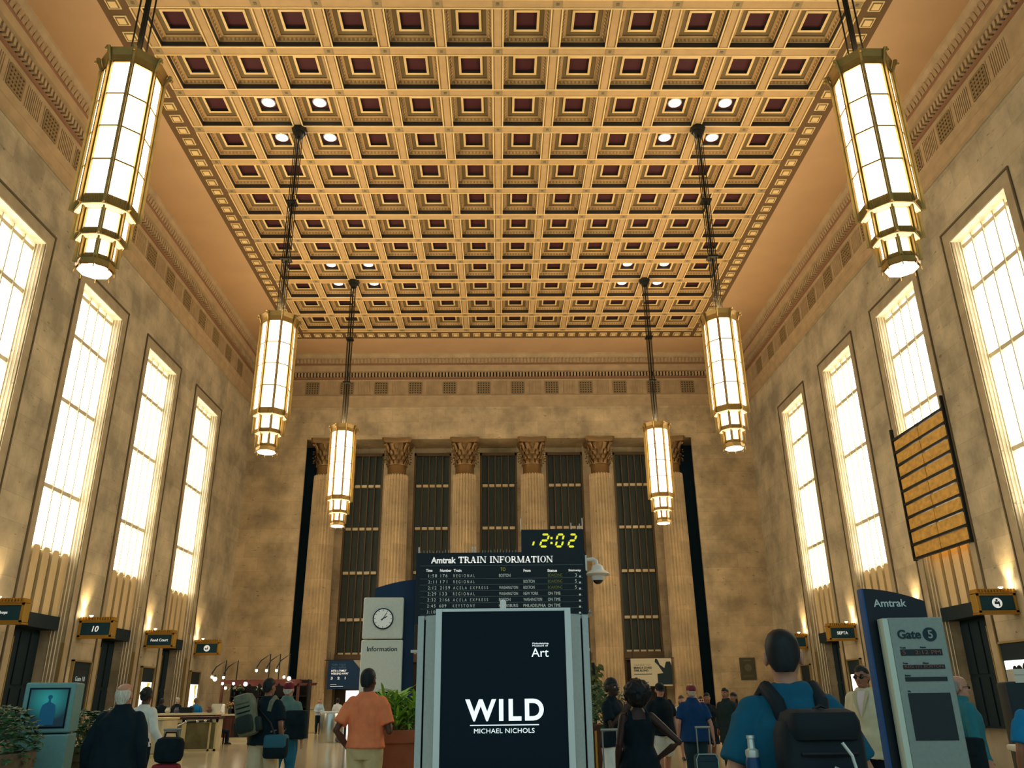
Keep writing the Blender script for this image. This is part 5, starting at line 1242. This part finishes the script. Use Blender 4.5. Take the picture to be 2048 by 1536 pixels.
v = ony(1413, 1530, 13.9); suitcase('dark teal wheeled suitcase with pale piping behind the man in navy', v.x, 13.9, -.05, mat('suitcase_teal', '#173640', .6), w=.36, h=.56, hz=1.0, pale=mat('piping_pale', '#9fc4c4', .5))
v = ony(1226, 1530, 10.9); suitcase('dark upright suitcase in front of the woman in a white skirt', v.x, 10.9, .2, M_TEAL, w=.34, h=.52, hz=1.08)
# a drink in the orange man's hand
x, z = at(769, 1412, 10.22); r = thing('paper_cup', 'white paper cup held by the man in orange', 'cup', (x-.005, 10.22, z-.06)); b = MB(); b.lathe([(.026, 0), (.036, .10), (.034, .10)], n=20); b.build('cup', mat('paper_white', '#e8e6da', .6), r, True); b = MB(); b.lathe([(.038, .098), (.036, .112), (.01, .114)], n=20); b.build('lid', mat('lid_white', '#d8d8d0', .4), r, True)
x, z = at(1242, 1436, 9.4)
# lettering on the black T-shirt
tt = text('shirt_lettering', 'EXPRESS', M_WHITE, None, 0, 0, 0, w=.17, anchor='c', bold=.02)
pw = [o for o in bpy.data.objects if o.get('label', '').startswith('woman in a black T-shirt and white')][0]
tt.parent = pw; tt.location = (0, .158, 1.13); tt.rotation_euler = (PI/2, 0, PI)

# ------------------------------------------------------------------ middle distance: parapet, counter, florist stall, bins
M_MAR = mat('parapet_marble', '#b7a982', .5, var=.15, scale=3); M_BRASS = mat('parapet_brass_frame', '#cdb982', .4, .4); M_BPAN = mat('parapet_panel', '#6c6340', .45, .3, var=.35, scale=2.5)
M_WOOD = mat('florist_wood', '#57301f', .5, var=.25, scale=4, stretch=(1, 1, .3)); M_SHELF = mat('pale_ledge', '#d2c39c', .5)
r = thing('stair_parapet', 'stone and brass panelled stair parapet on the left of the hall', 'parapet', (0, 28.8, 0))
xa, _ = at(321, 1470, 28.8); xb, _ = at(433, 1470, 28.8); xm = (xa+xb)/2; PT = at(380, 1434, 28.8)[1]; pz = PT-.07
b = MB(); b.box(xa, xb, .05, .5, 0, pz); b.build('core', M_MAR, r)
b = MB(); b.box(xa, xb, -.02, .05, pz-.1, pz); b.box(xa, xb, -.02, .05, 0, .06)
for x0, x1 in ((xa, xa+.12), (xm-.25, xm-.10), (xb-.26, xb-.20), (xb-.06, xb)): b.box(x0, x1, -.02, .05, 0, pz)
b.build('brass_frame', M_BRASS, r)
for x0, x1 in ((xa+.12, xm-.25), (xm-.10, xb-.26), (xb-.20, xb-.06)): b = MB(); b.box(x0, x1, .0, .05, .06, pz-.1); b.build('panel', M_BPAN, r)
b = MB(); b.box(xa-.05, xb+.05, -.06, .55, pz, PT); b.build('dark_cap', mat('parapet_cap', '#3a1f1c', .4), r)
r = thing('stone_pier', 'pale stone end block beside the suitcase-pulling person', 'block', (0, 25.4, 0)); x0, _ = at(299, 1480, 25.4); x1, _ = at(321, 1480, 25.4)
b = MB(); b.bevbox(x0-.55, x1, 0, 1.2, .1, 1.0, .03); b.build('block', M_MAR, r); b = MB(); b.box(x0-.6, x1+.04, -.04, 1.24, 0, .1); b.box(x0-.6, x1+.03, -.03, 1.23, 1.0, 1.06); b.build('plinth_and_cap', M_BRASS, r)
r = thing('handrail', 'dark handrail with silver joints in front of the brass-panelled parapet', 'handrail', (0, 28.5, 0))
P = [at(347, 1456, 28.5), at(372, 1444, 28.5), at(418, 1442, 28.5)]
b = MB(); b.tube([(P[0][0], 0, P[0][1]), (P[1][0], 0, P[1][1])], .025, 8); b.build('pale_arm', M_STEEL, r)
b = MB(); b.tube([(P[1][0], 0, P[1][1]), (P[2][0], 0, P[2][1]), (P[2][0], .27, P[2][1]-.02)], .03, 8); b.build('dark_bar', M_DARK, r)
for u in (0, .5, .85): b = MB(); q = P[1][0]+(P[2][0]-P[1][0])*u; b.ball((q, 0, P[1][1]+(P[2][1]-P[1][1])*u), .05, 10, 8); b.build('joint', M_STEEL, r, True)
b = MB(); b.tube([(P[0][0], 0, P[0][1]), (P[0][0], .0, 0)], .025, 8); b.build('post', M_STEEL, r)
# long counter with its clerks behind
CY = 31.8
x0, _ = at(318, 1428, CY); x1, _ = at(432, 1428, CY); CT = at(380, 1426, CY)[1]
r = thing('long_counter', 'long dark counter with a pale ledge behind the brass-panelled parapet', 'counter', (0, CY, 0))
b = MB(); b.box(x0, x1, 0, .6, 0, CT-.07); b.build('body', M_WOOD, r); b = MB(); b.box(x0-.05, x1+.05, -.06, .66, CT-.07, CT); b.build('ledge', M_SHELF, r)
random.seed(11)
for k, (px, c, what) in enumerate(((334, '#c8c0ac', 'small pale cup at the left end of the long counter'), (352, '#5b5a66', 'dark round gadget on the long counter before the grey-haired person'), (417, '#6a4a3e', 'small brown ornament near the right end of the long counter'))):
    x, _ = at(px, 1424, CY+.1); o = MB(); o.lathe([(.05, 0), (.09, .04), (.1, .1), (.06, .17), (.07, .2)], n=14); ob = o.build('pot', mat('pot_'+c[1:], c, .6), None, True, (x, CY+.15, CT)); tag(ob, what, 'pot')
x, _ = at(372, 1424, CY+.1); b = MB(); b.bevbox(-.22, .22, -.1, .1, 0, .2, .02); tag(b.build('cash_box', M_DARK, None, False, (x, CY+.2, CT)), 'black box on the long counter left of the person in blue', 'box')
x, _ = at(427, 1424, CY+.1); b = MB(); b.prism([(-.18, 0), (.18, 0), (.25, .3), (-.12, .3)], 'y', -.02, .02); tag(b.build('sign_card', mat('card_cream', '#d8d0b4', .6), None, False, (x, CY+.25, CT)), 'cream card standing at the right end of the long counter', 'card')
# florist stall
FY = 35.0
xL, _ = at(432, 1440, FY); xR, _ = at(520, 1440, FY)
FW = at(470, 1428, FY)[1]
r = thing('florist_counter', 'dark wooden florist counter with a pale worktop and step on the left', 'counter', (0, FY, 0))
b = MB(); b.box(xL, xR, 0, .7, .16, FW-.06)
for i in range(5): u = xL+(xR-xL)*i/5; b.box(u+.05, u+(xR-xL)/5-.05, -.03, 0, .22, FW-.14)
b.build('cabinet', M_WOOD, r)
b = MB(); b.box(xL-.05, xR+.2, -.25, .8, 0, .16); b.build('step', M_SHELF, r)
b = MB(); b.box(xL-.05, xR+.05, -.06, .75, FW-.06, FW); b.build('worktop', M_SHELF, r)
r = thing('flower_shelf', 'dark open shelf unit of flowers behind the florist counter', 'shelf', (0, FY+2.4, 0))
b = MB(); b.box(xL-.3, xR+1.3, .55, .62, 0, 2.35)
for x in (xL-.3, (xL+xR)/2, xR+.6, xR+1.25): b.box(x, x+.05, 0, .55, 0, 2.35)
b.build('frame', mat('stall_dark', '#1c1714', .7), r)
for z in (.85, 1.25, 1.7): b = MB(); b.box(xL-.25, xR+1.25, 0, .55, z-.04, z); b.build('shelf_board', mat('stall_dark', '#1c1714'), r)
r = thing('stall_canopy', 'red canopy beam on wooden posts with dark lamp arms over the florist counter', 'canopy', (0, FY, 0))
for x in (xL-.2, xR+1.2):
    b = MB(); b.box(x-.05, x+.05, .9, 1.0, 0, 2.3); b.build('post', M_WOOD, r)
b = MB(); b.box(xL-.25, xR+1.3, .75, 1.05, 2.17, 2.32)
for i in range(9): u = xL+.2+i*.4; b.prism([(u, 2.17), (u+.36, 2.17), (u+.3, 2.07), (u+.06, 2.07)], 'y', .75, .78)
b.build('red_canopy', mat('canopy_red', '#54261d', .7), r)
for px, py in ((513, 1339), (533, 1339), (553, 1339), (423, 1352), (447, 1352)):
    x, z = at(px, py, FY+.5); b = MB(); b.tube([(x, .5, z+.08), (x+.12, .6, z+.35), (x+.5, .9, 2.3) if z < 2.0 else (x+.45, .8, z+.62), (x+.4, .95, 2.25)], .025, 6); b.build('lamp_arm', M_DARK, r)
M_BULB = glow('bulb_glow', '#fff3dc', 4)
for k, (px, py, wrd) in enumerate(((424, 1354, 'leftmost bulb'), (430, 1358, 'large bulb at the left end'), (447, 1355, 'bulb left of the red canopy'), (445, 1367, 'low bulb at the left post'), (451, 1376, 'lowest bulb on the left'), (467, 1367, 'bulb under the left canopy corner'), (491, 1368, 'brightest bulb under the red canopy'), (513, 1341, 'left of three high bulbs'), (533, 1341, 'middle of three high bulbs'), (553, 1341, 'right of three high bulbs'), (568, 1354, 'bulb beside the maroon cap'), (578, 1357, 'large bulb above the maroon cap'))):
    x, z = at(px, py, FY+.45); R = .08 if k in (1, 6, 11) else .055
    q = thing('lamp_bulb', f'glowing white {wrd} at the florist stall', 'lamp', (x, FY+.45, z), 0, 'bulbs at the florist stall')
    b = MB(); b.ball((0, 0, 0), (R, R, R*1.1), 14, 10); b.build('bulb', M_BULB, q, True); b = MB(); b.lathe([(R*.5, R*.9), (R*.4, R*1.7), (.02, R*1.8)], n=12); b.build('socket', M_DARK, q, True)
    if k in (1, 6, 8, 11): lamp('bulb_light', 'POINT', (x, FY+.3, z-.2), 5, (1, .82, .55), shadow_soft_size=.1)
def bouquet(px, py, lab, cols, seed, s=1, Y=FY+.35, z0=None):
    random.seed(seed); x, z = at(px, py, Y); z0 = FW if z0 is None else z0; s *= .62; q = thing('vase_of_flowers', lab, 'flowers', (x, Y, z0), 0, 'flowers at the stall')
    b = MB(); b.lathe([(.09*s, 0), (.12*s, .15*s), (.08*s, .3*s), (.10*s, .34*s)], n=16); b.build('vase', mat('vase_dark', '#18282a', .3), q, True)
    lf = MB(); fl_ = MB()
    for i in range(40):
        a = random.uniform(0, 2*PI); e = random.uniform(.1, 1.4); R = s*random.uniform(.2, .42); c = Vector((R*math.cos(a)*math.cos(e), R*math.sin(a)*math.cos(e), .34*s+R*math.sin(e)))
        if i % 2: lf.tube([(0, 0, .3*s), tuple(c*.6+Vector((0, 0, .14*s))), tuple(c)], [.012*s, .03*s, .004], 5)
        else: fl_.ball(c, .05*s, 8, 6)
    lf.build('leaves', M_DLF, q); fl_.build('blooms', mat('bloom_'+cols[1:], cols, .6, var=.3, scale=9), q, True)
bouquet(462, 1400, 'vase of orange and brown flowers on the florist worktop', '#a3703a', 1); bouquet(478, 1404, 'vase of red and white flowers on the florist worktop', '#c26a62', 2, .8)
bouquet(476, 1392, 'vase of cream flowers at the back of the florist stall', '#d9cf9c', 3, 1.0, FY+2.68, 1.25); bouquet(497, 1382, 'vase of golden flowers on the florist shelf', '#c8862e', 4, 1.0, FY+2.68, 1.25)
bouquet(508, 1395, 'vase of pale flowers on the low florist shelf', '#c9cda0', 5, 1.0, FY+2.68, .85); bouquet(470, 1372, 'vase of white flowers on the top left florist shelf', '#cfd2bf', 6, 1.0, FY+2.68, 1.7); bouquet(482, 1374, 'vase of dusky flowers on the top florist shelf', '#9a8a62', 7, 1.0, FY+2.68, 1.7); bouquet(520, 1374, 'vase of white flowers on the top right florist shelf', '#d8d8c6', 8, 1.0, FY+2.68, 1.7)
for px, w_ in ((440, 'left'), (448, 'right')):
    x, _ = at(px, 1410, FY+.35); b = MB(); b.lathe([(.06, 0), (.07, .03), (.07, .30), (.055, .36), (.02, .38)], n=16); tag(b.build('candle_jar', mat('jar_white', '#e9e4d2', .5, emit=.12), None, True, (x, FY+.3, FW)), f'{w_} of two tall white jars on the florist worktop', 'jar', 'white jars')
x, _ = at(487, 1422, FY+.1); b = MB(); b.prism([(-.2, 0), (.2, 0), (.2, .27), (-.2, .3)], 'y', -.02, .02); tag(b.build('price_card', mat('card_white', '#e4dfce', .6), None, False, (x, FY+.08, FW)), 'white price card at the right end of the florist worktop', 'card')
# stone block, litter bin, barrier posts
x0, _ = at(612, 1440, 43.6); x1, _ = at(634, 1440, 43.6)
r = thing('stone_block', 'pale stone block beside the woman in pale blue', 'block', (0, 43.6, 0)); b = MB(); b.bevbox(x0-.6, x1, 0, .9, .0, 1.1, .03); b.build('block', mat('pale_stone', '#c2ae7c', .6, var=.12, scale=3), r); b = MB(); b.box(x0-.65, x1+.05, -.05, .95, 1.1, 1.17); b.build('cap', M_MAR, r)
x, _ = at(660, 1460, 33.5)
r = thing('litter_bin', 'round stainless steel litter bin in front of the bright far doorway', 'bin', (x, 33.5, 0))
b = MB(); b.lathe([(.39, 0), (.40, .02), (.40, 1.02), (.39, 1.04)], n=40); b.build('drum', M_STEEL, r, True); b = MB(); b.lathe([(.41, 1.03), (.41, 1.07), (.30, 1.10), (.26, 1.10), (.24, .95), (.01, .95)], n=40); b.build('rim', M_ALU, r, True)
for px, lab in ((690, 'black barrier post right of the litter bin'), (604, 'black barrier post left of the stone block')):
    Y = 33.3 if px > 650 else 40; x, _ = at(px, 1460, Y); r = thing('barrier_post', lab, 'barrier post', (x, Y, 0)); b = MB(); b.lathe([(.2, 0), (.2, .03), (.06, .06)], n=20); b.build('foot', M_DARK, r, True); b = MB(); b.tube([(0, 0, .04), (0, 0, 1.0)], .045, 12); b.ball((0, 0, 1.02), .06, 12, 8); b.build('post', M_DARK, r, True)
# planted stand right of the kiosk
r = thing('wooden_planter_stand', 'tall brown wooden planter stand with gilt edges right of the kiosk', 'planter', (1.62, 13.0, 0)); b = MB(); b.box(-.30, .30, 0, .55, 0, 1.08); b.build('box', M_WOOD, r)
b = MB()
for x in (-.2, .22): b.tube([(x, -.02, .05), (x, -.02, 1.0)], .02, 8)
b.build('gilt_edge', M_GOLD, r)
shrub((1.62, 13.25, 1.08), .36, .55, 'dark leafy plant on the wooden stand right of the kiosk', 21, n=420)
x, z = at(1188, 1375, 16.5); r = thing('hanging_plant', 'trailing plant hanging above the wooden planter stand', 'plant', (x, 16.5, z-.5)); b = MB(); random.seed(5)
for i in range(150):
    a = random.uniform(0, 2*PI); q = random.uniform(0, .2); zz = random.uniform(0, .95); c = Vector((q*math.cos(a), q*math.sin(a), zz)); n = b.add([c, c+Vector((.05, -.01, -.03)), c+Vector((.07, 0, -.09)), c+Vector((.0, .01, -.06))]); b.face(n, n+1, n+2, n+3)
b.build('leaves', mat('olive_leaf', '#6b6a38', .6, var=.4, scale=9), r); b = MB(); b.tube([(0, 0, -z+.5), (0, 0, .95)], .03, 8); b.build('pole', M_DARK, r)
# ticket machines at the right wall
r = thing('ticket_machine', 'dark ticket machine with a lit screen by the right wall behind the bald man', 'machine', (8.2, 13.0, 0), -.35)
b = MB(); b.bevbox(-.45, .45, 0, .7, 0, 1.62, .04); b.build('cabinet', M_DOOR, r, True); b = MB(); b.box(-.22, .18, -.03, .0, 1.2, 1.4); b.build('screen', M_GLASSK, r); b = MB(); b.box(-.1, .1, -.035, -.03, 1.24, 1.36); b.build('screen_picture', glow('screen_green', '#6f9a6a', .4), r)
b = MB(); b.box(-.3, .25, -.02, .0, 1.72, 1.79); b.box(-.3, .25, .0, .5, 1.6, 1.8); b.build('header', mat('machine_header', '#d2d2c4', .5), r)
r = thing('wall_bench', 'pale bench with dark legs at the right behind the bald man', 'bench', (7.6, 11.4, 0), -.3); b = MB(); b.bevbox(-.8, .8, 0, .5, .72, .80, .03); b.build('seat', mat('bench_pale', '#c9cbbd', .5), r, True)
for u in (-.6, .6): b = MB(); b.box(u-.04, u+.04, .05, .45, 0, .72); b.build('leg', M_DARK, r)
